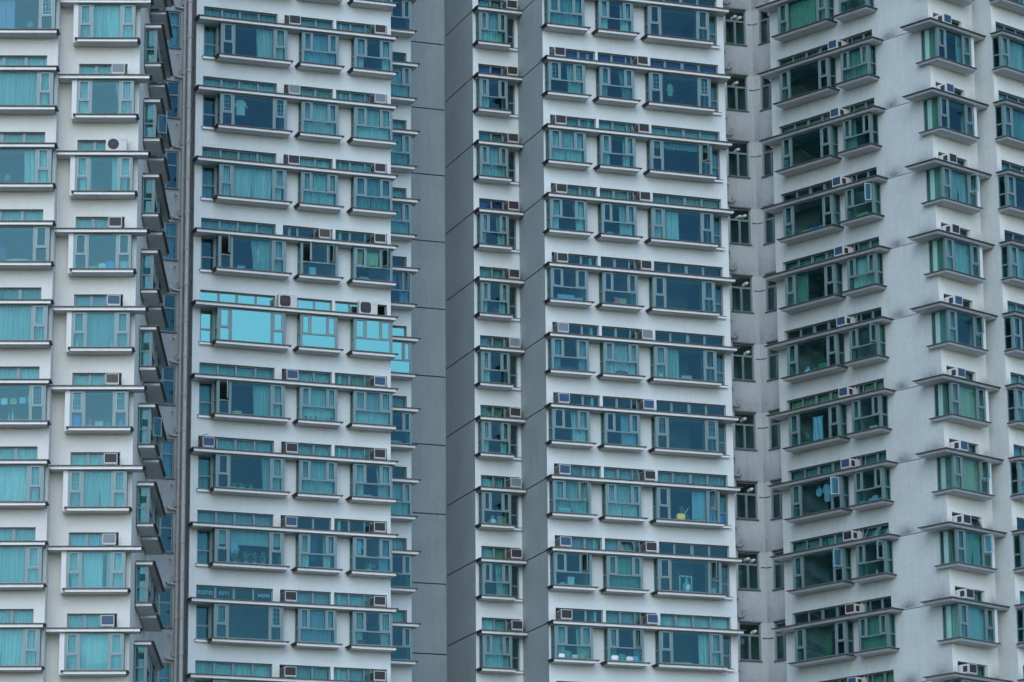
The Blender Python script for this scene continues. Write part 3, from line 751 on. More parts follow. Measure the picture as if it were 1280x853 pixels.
# drain pipes at the corner of tower C, plus a dark riser for shade
def riser(fr, s, y, r, m, name='drain_pipe', collar=True):
    q = MB(); q.tube([(0, 0, GROUND), (0, 0, TOP - 1)], r, 12)
    o = fr.add(name, q.mesh(name, [m], True), s, y, 0)
    cm = cached(('collar', r), lambda: (lambda c: (c.tube([(0, 0, -.05), (0, 0, .05)], r * 1.28, 12), c.box(-.015, .015, 0, r * 2.4, -.02, .02), c.mesh('collar', [m], True))[-1])(MB()))
    for k in KS: obj('collar', cm, o, (0, 0, fr.z(k) - .55)); obj('collar', cm, o, (0, 0, fr.z(k) + .9))
    return o
riser(fC, -11.25, 1.05, .075, 'pipe'); riser(fC, -11.36, 1.42, .055, 'pipe_old'); riser(fC, -11.16, .70, .028, 'flashing')  # last one: shade of the wall's side edge, drawn as a dark riser
br = cached('branch', lambda: (lambda q: (q.tube([(0, 0, 0), (-.30, -.01, .02), (-.36, -.01, .05), (-.38, -.01, .12)], .035, 8), q.mesh('branch_pipe', ['pipe_old'], True))[-1])(MB()))
for k in KS: fC.add('branch_pipe', br, -11.36, 1.42, fC.z(k) + .72)

# ================================================================== tower E: long wall, corner bays
STE = (-96.28, -91.13, [(-96.24, -95.56), (-95.48, -94.86), (-94.72, -94.09), (-93.96, -93.14), (-93.06, -92.60), (-92.53, -92.34), (-92.30, -91.76), (-91.65, -91.17)])
bayE = {'c': -95.78, 'b': -92.46}
eh = levels(fE, [(s + .04, s + LW[l] - .04, BZ0, BZ1) for l, s in bayE.items()] + [(STE[0], STE[1], SZ0, SZ1), (-88.60, -88.2, -1.475, -.131)])
eh += [(-90.55, -89.05, fE.z(k) - .05, fE.z(k) - .02, .03, 1) for k in KS] + [(-89.06, -89.035, GROUND + .5, TOP - .5, .02, 1)][:0]
wall_sheet(fE, -96.64, -88.20, .6, eh, STAIN_E)
flank(tE, fE.P(-96.64, yE), fE.P(-96.64, .6), 'plaster')
EC = {'c': 'nfnnnlnnnnns', 'b': 'nnflnfnnnnbn'}
for k in KS:
    z = fE.z(k)
    ledge(fE, -96.72, -90.60, z, fas='fascia_grey', ends='fascia_grey')
    for lay, s in bayE.items():
        ledge(fE, s - .10, s + LW[lay] + .10, z - 1.475, name='sill', th=.125, fas='fascia_grey', ends='fascia_grey')
        bay(fE, s, k, lay, code_at(EC[lay], k), ['green', 'teal', 'cyan', 'green'][(k + ord(lay)) % 4], OPEN.get(('E', lay, k), ()), seed=k * 3 + 1, rightcur=[None, 'green', 'teal', 'green'][(k + ord(lay)) % 4])
    stripwin(fE, k, *STE, [4], 'fnfbnfnfbfnf'[k + 1], ['teal', 'green', 'olive', 'teal'][k % 4], k, tilt=(5, 6) if k == 8 else ())
    if k >= 0: ac_unit(fE, -93.04, k, 'air conditioner on the long angled ledge, ' + rel(k, 8, 'the two tilted strip sashes'), 'air conditioners on the long ledges of the angled tower', 'ac_dark' if k in (8, 9) else 'ac_blue', dark_side=False)
rooms(fE, -96.6, -90.7, 3.6, [-92.8])
# F corner
STF = (104.94, 106.67, [(104.98, 105.50), (105.57, 105.97), (106.05, 106.62)])
FB = 104.63
wall_sheet(fF, 104.65, 107.33, .6, levels(fF, [(FB + .3, FB + 2.0, BZ0, BZ1), (STF[0], STF[1], SZ0, SZ1), (104.651, 104.92, -1.475, -.131)]), STAIN_F)
flank(tE, fF.P(107.33, .6), fF.P(107.33, -.35), STAIN_E)
FCD = 'ffrnfflbbfbf'
fcol = {6: 'beige', 7: 'beige', 8: 'green', 9: 'cyan', 5: 'white'}
scol = {0: ('straight', 'green'), 1: ('straight', 'green'), 2: ('straight', 'green'), 3: ('blind', 'green'), 4: ('straight', 'green'), 5: ('blind', 'teal'), 6: None, 7: ('straight', 'grey'), 8: None, 9: ('blind', 'cyan'), 10: ('straight', 'teal')}
cheek_m = cached('cheek', lambda: (lambda q: (q.box(0, .17, 0, .43, -1.60, -.131), q.mesh('cheek_wall', ['cheek']))[-1])(MB()))
for k in KS:
    z = fF.z(k)
    ledge(fF, 104.03, 107.30, z, fas='fascia_grey', ends='fascia_grey', wrap=(104.645, 1.42))
    ledge(fF, 104.45, 106.68, z - 1.475, name='sill', th=.125, fas='fascia_grey', ends='fascia_grey', wrap=(104.645, 1.08), tip=.05)
    bay(fF, FB, k, 'm', code_at(FCD, k), fcol.get(k, 'cyan'), OPEN.get(('F', 'm', k), ()), side=('glass', 'cheek'), lsidelen=.83, sidecur=scol.get(k), seed=k + 5, lattice=(0, 3) if k in (1, 7) else ())
    fF.add('cheek_wall', cheek_m, FB + 2.045, .17, z)
    stripwin(fF, k, *STF, [0], 'n' if k in (5, 8) else 'f', ['cyan', 'green', 'teal'][k % 3], k, tilt=(1,) if k == 8 else ())
    if k >= 0: ac_unit(fF, 105.00, k, 'air conditioner on the corner ledge, ' + rel(k, 8, 'the single tilted strip sash'), 'air conditioners on the corner ledges', 'ac_blue' if k in (1, 2, 5, 6, 7) else 'ac_dark', dark_side=False)
rooms(fF, 104.7, 107.25, 2.6, [])
# G: the next corner, nearer
STG = (107.60, 109.70, [(107.66, 108.25), (108.35, 108.95), (109.05, 109.64)])
GB = 107.34
wall_sheet(fG, 107.33, 112.5, .6, levels(fG, [(GB + .04, GB + 2.0, BZ0, BZ1), (STG[0], STG[1], SZ0, SZ1)]), STAIN_F)
GCD = 'fnffsfsfsfff'
for k in KS:
    z = fG.z(k)
    ledge(fG, 107.27, 110.4, z, fas='fascia_grey', ends='fascia_grey'); ledge(fG, GB - .06, GB + 2.2, z - 1.475, name='sill', th=.125, fas='fascia_grey', ends='fascia_grey', tip=.05)
    bay(fG, GB, k, 'm', code_at(GCD, k), ['cyan', 'white', 'teal'][k % 3], side=('glass', 'cheek'), seed=k + 2)
    fG.add('cheek_wall', cheek_m, GB + 2.045, .17, z)
    stripwin(fG, k, *STG, [], 'f' if k % 4 else 'n', ['cyan', 'blue', 'white'][k % 3], k)
rooms(fG, 107.4, 112.4, 2.6, [110.0])

# ================================================================== tower A: frontal bays, side bays running back
STA = (-11.06, -9.33, [(-11.01, -10.50), (-10.41, -9.96), (-9.90, -9.37)])
STA0 = (-15.20, -12.12, [(-15.15, -14.45), (-14.36, -13.72), (-13.60, -12.93), (-12.82, -12.17)])
AB, A0B = -11.09, -14.53
CORN = -8.90
wall_sheet(fA, -11.74, CORN, .6, levels(fA, [(AB + .04, AB + 2.0, BZ0, BZ1), (STA[0], STA[1], SZ0, SZ1)]), 'tile_a')
wall_sheet(fA0, -19.0, -11.74, .6, levels(fA0, [(A0B + .04, A0B + 2.65, BZ0, BZ1), (STA0[0], STA0[1], SZ0, SZ1)]), 'tile_a')
flank(tA, fA0.P(-11.74, .6), fA.P(-11.74, .6), 'tile_a')
sB0 = 125.32; sB1 = 135.75
bayB = {'a': 127.62, 'c': 130.05}
wall_sheet(fB, sB0, sB1, CORN * -1 + fB.t, levels(fB, [(s + .04, s + LW[l] - .04, BZ0, BZ1) for l, s in bayB.items()]), 'tile_a')
ACD, A0CD = 'ffssnbnffbff', 'flfrnfnfffff'
acol = {0: 'cyan', 1: 'white', 2: 'cyan', 4: 'teal', 6: 'cyan', 7: 'cyan', 8: 'cyan'}
for k in KS:
    z = fA.z(k)
    ledge(fA, -11.735, -8.50, z, first=.68); ledge(fA, AB - .02, AB + LW['m'] + .10, z - 1.475, name='sill', th=.125)
    bay(fA, AB, k, 'm', 'g' if k == 7 else code_at(ACD, k), acol.get(k, 'cyan'), (), side=('cheek', 'glass'), seed=k + 1, lattice=(0, 3) if k in (1, 5, 6) else (0,) if k == 0 else (), lat_kind=1 if k == 5 else 0)
    fA.add('cheek_wall', cheek_m, AB - .172, .17, z)
    stripwin(fA, k, *STA, [2], 'f' if k not in (2, 4, 5) else 'b', {2: 'olive', 4: 'blue', 5: 'cyan', 7: 'blue', 8: 'teal'}.get(k, 'cyan'), k)
    z = fA0.z(k)
    ledge(fA0, -15.6, -11.73, z, first=.5); ledge(fA0, A0B - .1, A0B + LW['c'] + .09, z - 1.475, name='sill', th=.125)
    bay(fA0, A0B, k, 'c', code_at(A0CD, k), 'lilac' if k == 0 else 'cyan' if k % 3 else 'white', seed=k + 4, lattice=(3,) if k in (0, 5, 6) else ())
    stripwin(fA0, k, *STA0, [], 'f' if k != 2 else 'b', {2: 'olive', 4: 'green'}.get(k, 'cyan'), k)
    z = fB.z(k)
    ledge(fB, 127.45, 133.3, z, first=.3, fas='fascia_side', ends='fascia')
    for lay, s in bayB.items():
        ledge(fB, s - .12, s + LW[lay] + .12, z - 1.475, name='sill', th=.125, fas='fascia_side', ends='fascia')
        bay(fB, s, k, lay, 'f' if (k + ord(lay)) % 3 else 'n', 'teal', (2,) if (k % 4 == 1 and lay == 'a') else (), seed=k, sidecur=('straight', 'teal' if k % 2 else 'green') if lay == 'a' else None)
rooms(fA, -11.7, -9.0, 2.4, []); rooms(fA0, -18.5, -11.8, 3.4, [-15.0]); rooms(fB, 127.5, 133.5, 3.0, [129.6])
for k in range(0, 10):
    if k == 2: condenser(fA, -10.02, 2, 'beige outdoor condenser with round fan beside an olive strip window', square=False)
    else: ac_unit(fA, -9.86, k, 'air conditioner beside the white corner, ' + rel(k, 2, 'the round-fan condenser'), 'air conditioners of the squarely facing tower',
                  {0: 'ac_grey', 1: 'ac_grey', 3: 'ac_dark', 4: 'ac_blue', 5: 'ac_brown', 6: 'ac_dark', 7: 'ac_grey', 8: 'ac_blue'}.get(k, 'ac_dark'), y=.14, dz=.10)

# hidden backs and roofs so that no light leaks into the blocks
def shell(tw, pts, name='rear_wall'):
    mb = MB()
    for a, b in zip(pts, pts[1:]): mb.quad((a.x, a.y, GROUND), (b.x, b.y, GROUND), (b.x, b.y, TOP), (a.x, a.y, TOP))
    me = mb.mesh(name, ['tile']); obj(name, me, tw, -tw.location)
def roof(tw, pts):
    mb = MB(); mb.v = [(p.x, p.y, TOP) for p in pts]; mb.f = [tuple(range(len(pts)))]; mb.m = [0]
    obj('roof', mb.mesh('roof', ['plaster']), tw, -tw.location)
cpts = [P(1.25, 7.05), P(1.25, 18), P(J0, 18), P(J0, 1.55)]; shell(tC, cpts)
roof(tC, [P(J0, 1.55), P(-11.11, 1.55), P(-11.11, .6), P(-3.2, .6), P(-3.2, 3.5), P(-1.4, 3.5), P(-1.4, 7.05), P(1.25, 7.05), P(1.25, 18), P(J0, 18)])
dpts = [Pd(12.81, 1.55), Pd(12.81, 18), Pd(1.27, 18), Pd(1.27, 7.05)]; shell(tD, dpts)
roof(tD, [Pd(1.27, 18), Pd(1.25, 3.5), Pd(3.2, 3.5), Pd(3.2, .6), Pd(11.11, .6), Pd(11.11, 1.55), Pd(12.81, 1.55), Pd(12.81, 18)])
ge = fG.P(112.5, .6); eb = ge - fG.N * 14; hb = hc - fE.N * 9
shell(tE, [ge, eb, hb, hc])
roof(tE, [hc, fE.P(-96.64, yE), fE.P(-96.64, .6), fE.P(-88.2, .6), fF.P(107.33, .6), fF.P(107.33, -.35), ge, eb, hb])
b_end = fB.P(sB1, CORN * -1 + fB.t); al = fA0.P(-19, .6); ab = al - fA.N * 14
shell(tA, [b_end, b_end + Vector((-.1, 3.5, 0)), ab, al])
roof(tA, [al, fA0.P(-11.74, .6), fA.P(-11.74, .6), fA.P(CORN, .6), b_end, b_end + Vector((-.1, 3.5, 0)), ab])

# ================================================================== things standing and hanging behind the glass
def colmat(name, c, rough=.7):
    if name not in M: M[name] = simple(name, c, rough, 0, .15, 8)
    return name
PAL = {'white_cloth': (.78, .80, .80), 'pale_blue_cloth': (.45, .62, .80), 'yellow_cloth': (.50, .46, .14), 'lime_cloth': (.55, .66, .30), 'navy_cloth': (.05, .07, .16),
       'pink_plush': (.80, .20, .26), 'tan_card': (.62, .42, .22), 'green_paint': (.14, .30, .18), 'blue_paint': (.06, .26, .72), 'red_paint': (.55, .05, .10), 'orange_paint': (.85, .30, .05),
       'leaf': (.06, .20, .05), 'leaf_pale': (.30, .40, .28), 'white_china': (.62, .64, .62), 'teal_china': (.24, .42, .42), 'dark_wood': (.10, .06, .04), 'violet_paint': (.22, .12, .45)}
for n_, c_ in PAL.items(): colmat(n_, c_)
def thing(fr, s, y, k, name, label, cat, mb, mats, dz=-1.475, smooth=False, group=None, rz=0.0):
    o = obj(name, mb.mesh(name, mats, smooth), None, fr.P(s, y, fr.z(k) + dz), fr.az + R(rz))
    o['label'] = label; o['category'] = cat
    if group: o['group'] = group
    return o
def shirt(fr, s, y, k, label, m, w_=.5, top=-.30, h_=.62, trousers=False):
    """garment on a hanger hooked to the underside of the ledge"""
    e = bpy.data.objects.new('hanging_garment', None); col.objects.link(e); e.empty_display_size = .1
    e.location = fr.P(s, y, fr.z(k) + top); e.rotation_euler = (0, 0, fr.az + R(rng.uniform(-12, 12))); e['label'] = label; e['category'] = 'garment'; e['group'] = 'laundry hung behind the panes'
    q = MB(); hw = w_ / 2
    if trousers: prof = [(-.16, .0, -.02, 1), (-.16, .0, .25, 1)]
    out = [(-.06, 0), (-hw * .62, -.05), (-hw, -.30), (-hw * .80, -.33), (-hw * .60, -.17), (-hw * .60, -h_), (hw * .60, -h_), (hw * .62, -.17), (hw * .82, -.33), (hw, -.29), (hw * .62, -.05), (.06, 0)]
    n_ = len(out); q.v = [(x, -.025 + .012 * math.sin(9 * x + 5 * z), z) for x, z in out] + [(x, .025 + .012 * math.sin(9 * x + 5 * z), z) for x, z in out]
    q.f = [tuple(range(n_)), tuple(range(2 * n_ - 1, n_ - 1, -1))] + [(i, (i + 1) % n_, n_ + (i + 1) % n_, n_ + i) for i in range(n_)]; q.m = [0] * len(q.f)
    obj('cloth', q.mesh('cloth', [m]), e)
    h = MB(); h.tube([(-hw * .6, 0, -.035), (0, 0, .03), (hw * .6, 0, -.035)], .008, 6); h.tube([(0, 0, .03), (0, 0, -top - .12)], .006, 6)
    obj('hanger', h.mesh('hanger', ['steel']), e)
def towel(fr, s, y, k, label, m, w_=.4, h_=.7, top=-.28):
    q = MB(); nx, nz = 12, 8
    for side, off in ((0, -.008), (1, .008)):
        b = len(q.v)
        for j in range(nz + 1):
            for i in range(nx + 1):
                u = i / nx - .5; q.v.append((u * w_ * (1 - .05 * (1 - j / nz)), off + .02 * math.sin(i * 1.3 + j * .25), -h_ * (1 - j / nz) - .02 * math.sin(i * .7) * (1 - j / nz)))
        for j in range(nz):
            for i in range(nx): q.f.append((b + j * (nx + 1) + i, b + j * (nx + 1) + i + 1, b + (j + 1) * (nx + 1) + i + 1, b + (j + 1) * (nx + 1) + i)); q.m.append(0)
    q.tube([(-w_ / 2 - .03, 0, 0), (w_ / 2 + .03, 0, 0)], .012, 6, 1); q.tube([(-w_ / 2, 0, 0), (-w_ / 2, 0, -top - .135)], .004, 5, 1); q.tube([(w_ / 2, 0, 0), (w_ / 2, 0, -top - .135)], .004, 5, 1)
    thing(fr, s, y, k, 'hanging_towel', label, 'towel', q, [m, 'steel'], dz=top, smooth=True, group='laundry hung behind the panes')
def plush(fr, s, y, k, label, m, r=.10, ears='long', group=None):
    q = MB(); q.blob((0, 0, r * 1.0), r * .85, r * .75, r); q.blob((0, -.01, r * 2.35), r * .62, r * .58, r * .58)
    for sg in (-1, 1):
        if ears == 'long': q.tube([(sg * r * .25, 0, r * 2.7), (sg * r * .32, 0, r * 3.3), (sg * r * .38, 0, r * 3.7)], [r * .16, r * .18, r * .06], 8)
        else: q.blob((sg * r * .48, 0, r * 2.85), r * .22, r * .14, r * .22, 8)
        q.tube([(sg * r * .6, -.02, r * 1.4), (sg * r * 1.0, -.05, r * .95)], [r * .25, r * .2], 8); q.tube([(sg * r * .45, -.03, r * .3), (sg * r * .6, -r * .9, r * .22)], [r * .28, r * .26], 8)
    thing(fr, s, y, k, 'plush_toy', label, 'toy', q, [m], smooth=True, group=group)
def carton(fr, s, y, k, label, m, w_, h_, d_=.18, dz=-1.475, rz=0.0, cat='box', group=None, lid=None):
    q = MB(); q.box(-w_ / 2, w_ / 2, 0, d_, 0, h_ * .88); q.box(-w_ / 2 - .006, w_ / 2 + .006, -.006, d_ + .006, h_ * .86, h_, 1)
    thing(fr, s, y, k, 'storage_box', label, cat, q, [m, lid or m], dz=dz, rz=rz, group=group)
def plant(fr, s, y, k, label, w_=.5, h_=.35, pot='white_china', n_=70, m='leaf', group=None):
    q = MB(); r = random.Random(int(s * 100) + k)
    q.tube([(0, 0, 0), (0, 0, .10), (0, 0, .13)], [.06, .085, .09], 10, 1)
    for i in range(n_):
        a = r.uniform(0, 6.28); rad = abs(r.gauss(0, .42)) * w_ / 2; zz = .12 + r.random() ** .8 * (h_ - .12)
        x, y_ = max(-w_ / 2, min(w_ / 2, math.cos(a) * rad)), max(-.09, min(.09, math.sin(a) * rad * .35))
        t = r.uniform(0, 6.28); L = r.uniform(.05, .10); dx, dz_ = math.cos(t) * L, math.sin(t) * L; px, pz = -dz_ * .3, dx * .3
        q.quad((x, y_, zz), (x + dx / 2 + px, y_ - .01, zz + dz_ / 2 + pz), (x + dx, y_ - .015, zz + dz_), (x + dx / 2 - px, y_ + .01, zz + dz_ / 2 - pz), 0 if r.random() < .7 else 2)
        if i % 8 == 0: q.tube([(0, 0, .1), (x * .5, y_ * .5, zz * .7), (x, y_, zz)], .004, 4, 0)
    thing(fr, s, y, k, 'potted_plant', label, 'plant', q, [m, pot, 'leaf_pale'], group=group)
def vase(fr, s, y, k, label, m, r=.12, h_=.40, name='vase', cat='vase'):
    prof = [(0, .55), (.08, .75), (.3, 1.0), (.55, .85), (.75, .38), (.88, .30), (1, .38)]
    q = MB(); q.tube([(0, 0, z * h_) for z, _ in prof], [p * r for _, p in prof], 14); thing(fr, s, y, k, name, label, cat, q, [m], smooth=True)
def bottle(fr, s, y, k, label, m, h_=.28):
    prof = [(0, .9), (.05, 1.0), (.6, 1.0), (.72, .5), (.8, .34), (1, .34)]
    q = MB(); q.tube([(0, 0, z * h_) for z, _ in prof], [p * .04 for _, p in prof], 10); thing(fr, s, y, k, 'bottle', label, 'bottle', q, [m], smooth=True)
def fan(fr, s, y, k, label):
    e = bpy.data.objects.new('desk_fan', None); col.objects.link(e); e.location = fr.P(s, y, fr.z(k) - 1.475); e.rotation_euler = (0, 0, fr.az); e['label'] = label; e['category'] = 'fan'; e['group'] = 'desk fans behind panes'
    q = MB(); q.tube([(0, 0, 0), (0, 0, .03)], .09, 12); q.tube([(0, .02, .03), (0, .02, .22)], .015, 8); obj('stand', q.mesh('stand', ['teal_china'], True), e)
    g_ = MB()
    for rr in (.05, .09, .13): g_.tube([(rr * math.cos(2 * math.pi * i / 18), -.03, .30 + rr * math.sin(2 * math.pi * i / 18)) for i in range(19)], .006, 5)
    for i in range(8): a = math.pi * i / 8; g_.tube([(-.13 * math.cos(a), -.03, .30 - .13 * math.sin(a)), (.13 * math.cos(a), -.03, .30 + .13 * math.sin(a))], .004, 4)
    obj('guard', g_.mesh('guard', ['teal_china']), e)
    b_ = MB()
    for i in range(3):
        a = 2 * math.pi * i / 3; b_.blob((.06 * math.cos(a), 0, .30 + .06 * math.sin(a)), .05, .008, .05, 8)
    b_.blob((0, 0, .30), .03, .03, .03, 8); obj('blades', b_.mesh('blades', ['white_china'], True), e)
def cushion(fr, s, y, k, label, m, w_=.5, h_=.16, cat='cushion'):
    q = MB(); n1, n2 = 16, 8
    for i in range(n2 + 1):
        v = -1 + 2 * i / n2
        for j in range(n1):
            a = 2 * math.pi * j / n1; c, sn = math.cos(a), math.sin(a)
            rr = (1 - abs(v) ** 3) ** .5; q.v.append((w_ / 2 * abs(c) ** .6 * (1 if c > 0 else -1) * rr, .12 * abs(sn) ** .6 * (1 if sn > 0 else -1) * rr, h_ / 2 * (1 + v) + .01 * math.sin(5 * a)))
    for i in range(n2):
        for j in range(n1): q.f.append((i * n1 + j, i * n1 + (j + 1) % n1, (i + 1) * n1 + (j + 1) % n1, (i + 1) * n1 + j)); q.m.append(0)
    thing(fr, s, y, k, 'cushion', label, cat, q, [m], smooth=True)

c0, b0, a0 = bayC['c'], bayC['b'], bayC['a']; dc, db, da = bayD['c'], bayD['b'], bayD['a']; ec, eb_ = bayE['c'], bayE['b']
# tower C
shirt(fC, c0 + .88, .40, 1, 'white shirt hanging behind a wide blue pane', 'white_cloth', .56)
shirt(fC, c0 + 1.75, .42, 3, 'pale shirt hanging beside a drawn curtain under a brown air conditioner', 'white_cloth', .46, -.45, .6)
carton(fC, c0 + .95, .30, 3, 'pale blue box on the sill under the pale hanging shirt', 'pale_blue_cloth', .30, .22)
towel(fC, a0 + .27, .33, 3, 'narrow yellow towel behind an end bay with an open sash', 'yellow_cloth', .26, .55)
towel(fC, a0 + .80, .34, 3, 'wide lime green towel behind an end bay with an open sash', 'lime_cloth', .48, .52)
cushion(fC, a0 + .45, .33, 3, 'pale green cushion on the sill below lime towel', 'leaf_pale', .5, .2)
carton(fC, b0 + .55, .36, 3, 'pale blue storage box in a bay with two open sashes', 'pale_blue_cloth', .26, .42)
for i, (x, m_, e_) in enumerate(((.28, 'violet_paint', 'round'), (.48, 'tan_card', 'round'), (.68, 'green_paint', 'round'), (.90, 'pale_blue_cloth', 'round'), (1.12, 'tan_card', 'long'), (1.30, 'violet_paint', 'round'))):
    plush(fC, b0 + x, .285, 5, ('violet toy beside the mullion post', 'tan round-eared toy beside a violet one', 'green toy between a tan and a blue one', 'pale blue toy beside the green one', 'tan long-eared toy near the row end', 'violet toy at the row end')[i] + ', plush row below the mirrored panes', m_, .072, e_, group='plush toys in a row on the sill')
cushion(fC, c0 + .85, .34, 5, 'green cushion on the sill of a wide bay below the mirrored panes', 'lime_cloth', .42, .24)
for i, x in enumerate((.75, 1.05, 1.4)): plant(fC, c0 + x, .33, 6, ('low pot plant beside the mullion', 'middle low pot plant of three', 'low pot plant touching the drawn curtain')[i] + ', wide bay', .42, .26, n_=50, group='low plants on a wide sill')
for i, x in enumerate((.85, 1.25, 1.60, 1.92)): plant(fC, c0 + x, .33, 7, ('bushy plant under the hanging blue shirt', 'second bushy plant from the hanging blue shirt', 'third bushy plant from the hanging blue shirt', 'bushy plant farthest from the blue shirt')[i] + ', below the half blind', .5, .52, n_=90, m='leaf', group='plants under the half blind')
shirt(fC, c0 + .80, .34, 7, 'pale blue shirt hanging beneath the half lowered blind', 'pale_blue_cloth', .40, -.62, .42)
shirt(fC, b0 + .62, .33, 7, 'dark striped jacket hanging between gathered curtains', 'navy_cloth', .42, -.22, .95)
shirt(fC, a0 + .27, .33, 7, 'blue shirt hanging in an end bay above a small plant', 'pale_blue_cloth', .34, -.25, .55)
plant(fC, a0 + .72, .33, 7, 'small leafy plant under a hanging blue shirt', .5, .34, n_=60)
carton(fC, a0 + .62, .30, 6, 'pale white box on the sill between side curtains', 'white_china', .34, .16)
carton(fC, a0 + .40, .31, 8, 'dark box standing on the sill of a latticed end bay', 'dark_wood', .26, .26)
towel(fC2, b2C + .40, .33, 3, 'blue towel hanging in the bay beside the grey wall', 'blue_paint', .42, .62)
# tower D
plush(fD, db + .62, .33, 4, 'pink plush toy sitting above a tan carton', 'pink_plush', .12, 'round')
carton(fD, db + .88, .36, 4, 'tan carton on the sill beside the pink plush toy', 'tan_card', .40, .34)
for i, x in enumerate((.72, .95, 1.2, 1.8)): vase(fD, dc + x, .36, 4, ('white cup nearest the pink plush toy', 'second white cup counted from the pink plush toy', 'third white cup counted from the pink plush toy', 'white cup standing apart beside the mullion')[i] + ', wide bay', 'white_china', .05, .11, 'cup', 'cup')
carton(fD, da + .70, .34, 4, 'low blue box standing in an uncurtained end bay', 'pale_blue_cloth', .7, .30)
carton(fD, da + 1.22, .31, 4, 'white carton with flat lid in the end bay', 'white_china', .34, .20)
carton(fD, dc + 1.45, .34, 5, 'white toy cabin box on a wide sill', 'white_china', .44, .26, lid='tan_card')
cushion(fD, dc + .30, .33, 5, 'rounded white cushion in the corner of a wide bay', 'white_china', .26, .26)
cushion(fD, da + .70, .33, 5, 'dark bundle on the sill between gathered curtains', 'navy_cloth', .7, .24, 'bundle')
cushion(fD, db + .80, .30, 5, 'dark folded bundle in front of pale curtain', 'navy_cloth', .5, .22, 'bundle')
cushion(fD, db + .40, .36, 3, 'pale green cushion beside another on a middle sill', 'leaf_pale', .34, .2); cushion(fD, db + 1.05, .36, 3, 'mint cushion close to a drawn curtain', 'teal_china', .34, .18)
q = MB()
for sg in (-1, 1): q.tube([(-.22 * sg, 0, 0), (.16 * sg, .02 * sg, .62)], .012, 6); q.tube([(-.20 * sg, .14, 0), (.18 * sg, .16, .62)], .012, 6)
q.tube([(-.16, .02, .62), (-.16, .16, .62)], .012, 6); q.tube([(.16, .02, .62), (.16, .16, .62)], .012, 6)
thing(fD, dc + 1.28, .36, 7, 'drying_rack', 'folding drying rack behind the wide pane with a yellow bag', 'rack', q, ['white_china'])
cushion(fD, dc + 1.05, .30, 7, 'bright yellow bag below the drying rack', 'yellow_cloth', .42, .36, 'bag')
cushion(fD, dc + 1.90, .33, 7, 'pale green bundle next to the drying rack', 'leaf_pale', .44, .22, 'bundle')
carton(fD, dc + 2.40, .36, 7, 'blue container under an open sash, wide bay', 'blue_paint', .22, .36)
cushion(fD, da + .50, .32, 7, 'large pale pillow bundle under a latticed sash', 'teal_china', .75, .32, 'bundle'); bottle(fD, da + 1.18, .33, 7, 'slim white bottle beside the pale pillow bundle', 'white_china', .26)
q = MB(); q.plate(-.27, .27, 0, .74, [(-.23, .23, .04, .70)], 0, .03)
thing(fD, dc + 1.28, .45, 8, 'picture_frame', 'white upright frame standing behind a lamp', 'frame', q, ['white_china'])
vase(fD, dc + 1.28, .36, 8, 'pale bottle shaped lamp in front of a white frame', 'teal_china', .19, .64, 'table_lamp', 'lamp')
carton(fD, dc + 2.40, .33, 8, 'white box under the open sash beside a pale lamp', 'white_china', .22, .30)
carton(fD, da + .42, .33, 8, 'small white box in the bay beside a green blind', 'white_china', .2, .18); carton(fD, da + .78, .36, 8, 'pale blue carton hung high behind the end bay', 'white_cloth', .26, .42, dz=-1.475)
for i, (x, w_, h_, m_) in enumerate(((.30, .3, .26, 'white_cloth'), (.55, .36, .38, 'leaf_pale'), (.85, .3, .24, 'teal_china'), (1.15, .4, .30, 'yellow_cloth'))): cushion(fD, da + x, .30 + .03 * (i % 2), 9, ('white', 'sage green', 'teal', 'yellow')[i] + ' stuffed bag heaped on the sill between gathered curtains', m_, w_, h_, 'bag')
for i, (x, w_, h_, m_) in enumerate(((.30, .36, .30, 'white_cloth'), (.62, .34, .36, 'teal_china'), (.92, .36, .28, 'white_china'), (1.18, .32, .30, 'pale_blue_cloth'))): cushion(fD, db + x, .30 + .03 * (i % 2), 9, ('off-white', 'teal', 'bright white', 'pale blue')[i] + ' plump bag heaped below an open sash, middle bay', m_, w_, h_, 'bag')
carton(fD, dc + 1.05, .33, 9, 'long low white box beside a swept curtain', 'white_china', .75, .14)
vase(fD2, b2D + .50, .35, 7, 'round teal jar on a sill beside the grey side wall', 'teal_china', .19, .40)
for x in (.22, .36): vase(fD2, b2D + x, .30, 7, 'white cup ' + ('next to the side glass' if x < .3 else 'touching the round teal jar') + ', recess bay', 'white_china', .05, .12, 'cup', 'cup')
carton(fD2, b2D + .92, .40, 7, 'brown carton next to the round teal jar', 'tan_card', .36, .42)
# tower E
carton(fE, ec + 1.05, .36, 3, 'white box on a wide angled sill with coloured balls', 'white_china', .36, .22)
for x, m_ in ((1.35, 'blue_paint'), (1.58, 'violet_paint'), (1.82, 'blue_paint')):
    q = MB(); q.blob((0, 0, .13), .13, .11, .13); thing(fE, ec + x, .36, 3, 'ball', ('blue ball touching the white box' if x < 1.5 else 'violet ball between two blue ones' if x < 1.7 else 'blue ball beside the violet one'), 'ball', q, [m_], smooth=True, group='coloured balls on an angled sill')
plant(fE, ec + .30, .34, 3, 'small bright plant by the balls on the angled sill', .3, .3, n_=40, m='leaf_pale')
carton(fE, eb_ + .75, .34, 3, 'pale green box below the open sash, angled small bay', 'leaf_pale', .6, .26); cushion(fE, eb_ + .3, .33, 3, 'dark bundle beside the pale green box', 'dark_wood', .34, .2, 'bundle')
vase(fE, ec + .95, .36, 5, 'blue and white round jar on an angled wide sill', 'pale_blue_cloth', .17, .28); bottle(fE, ec + 1.3, .34, 5, 'white bottle next to the round jar', 'white_china', .2); cushion(fE, ec + 1.75, .38, 5, 'green cushion by the white bottle', 'green_paint', .55, .34)
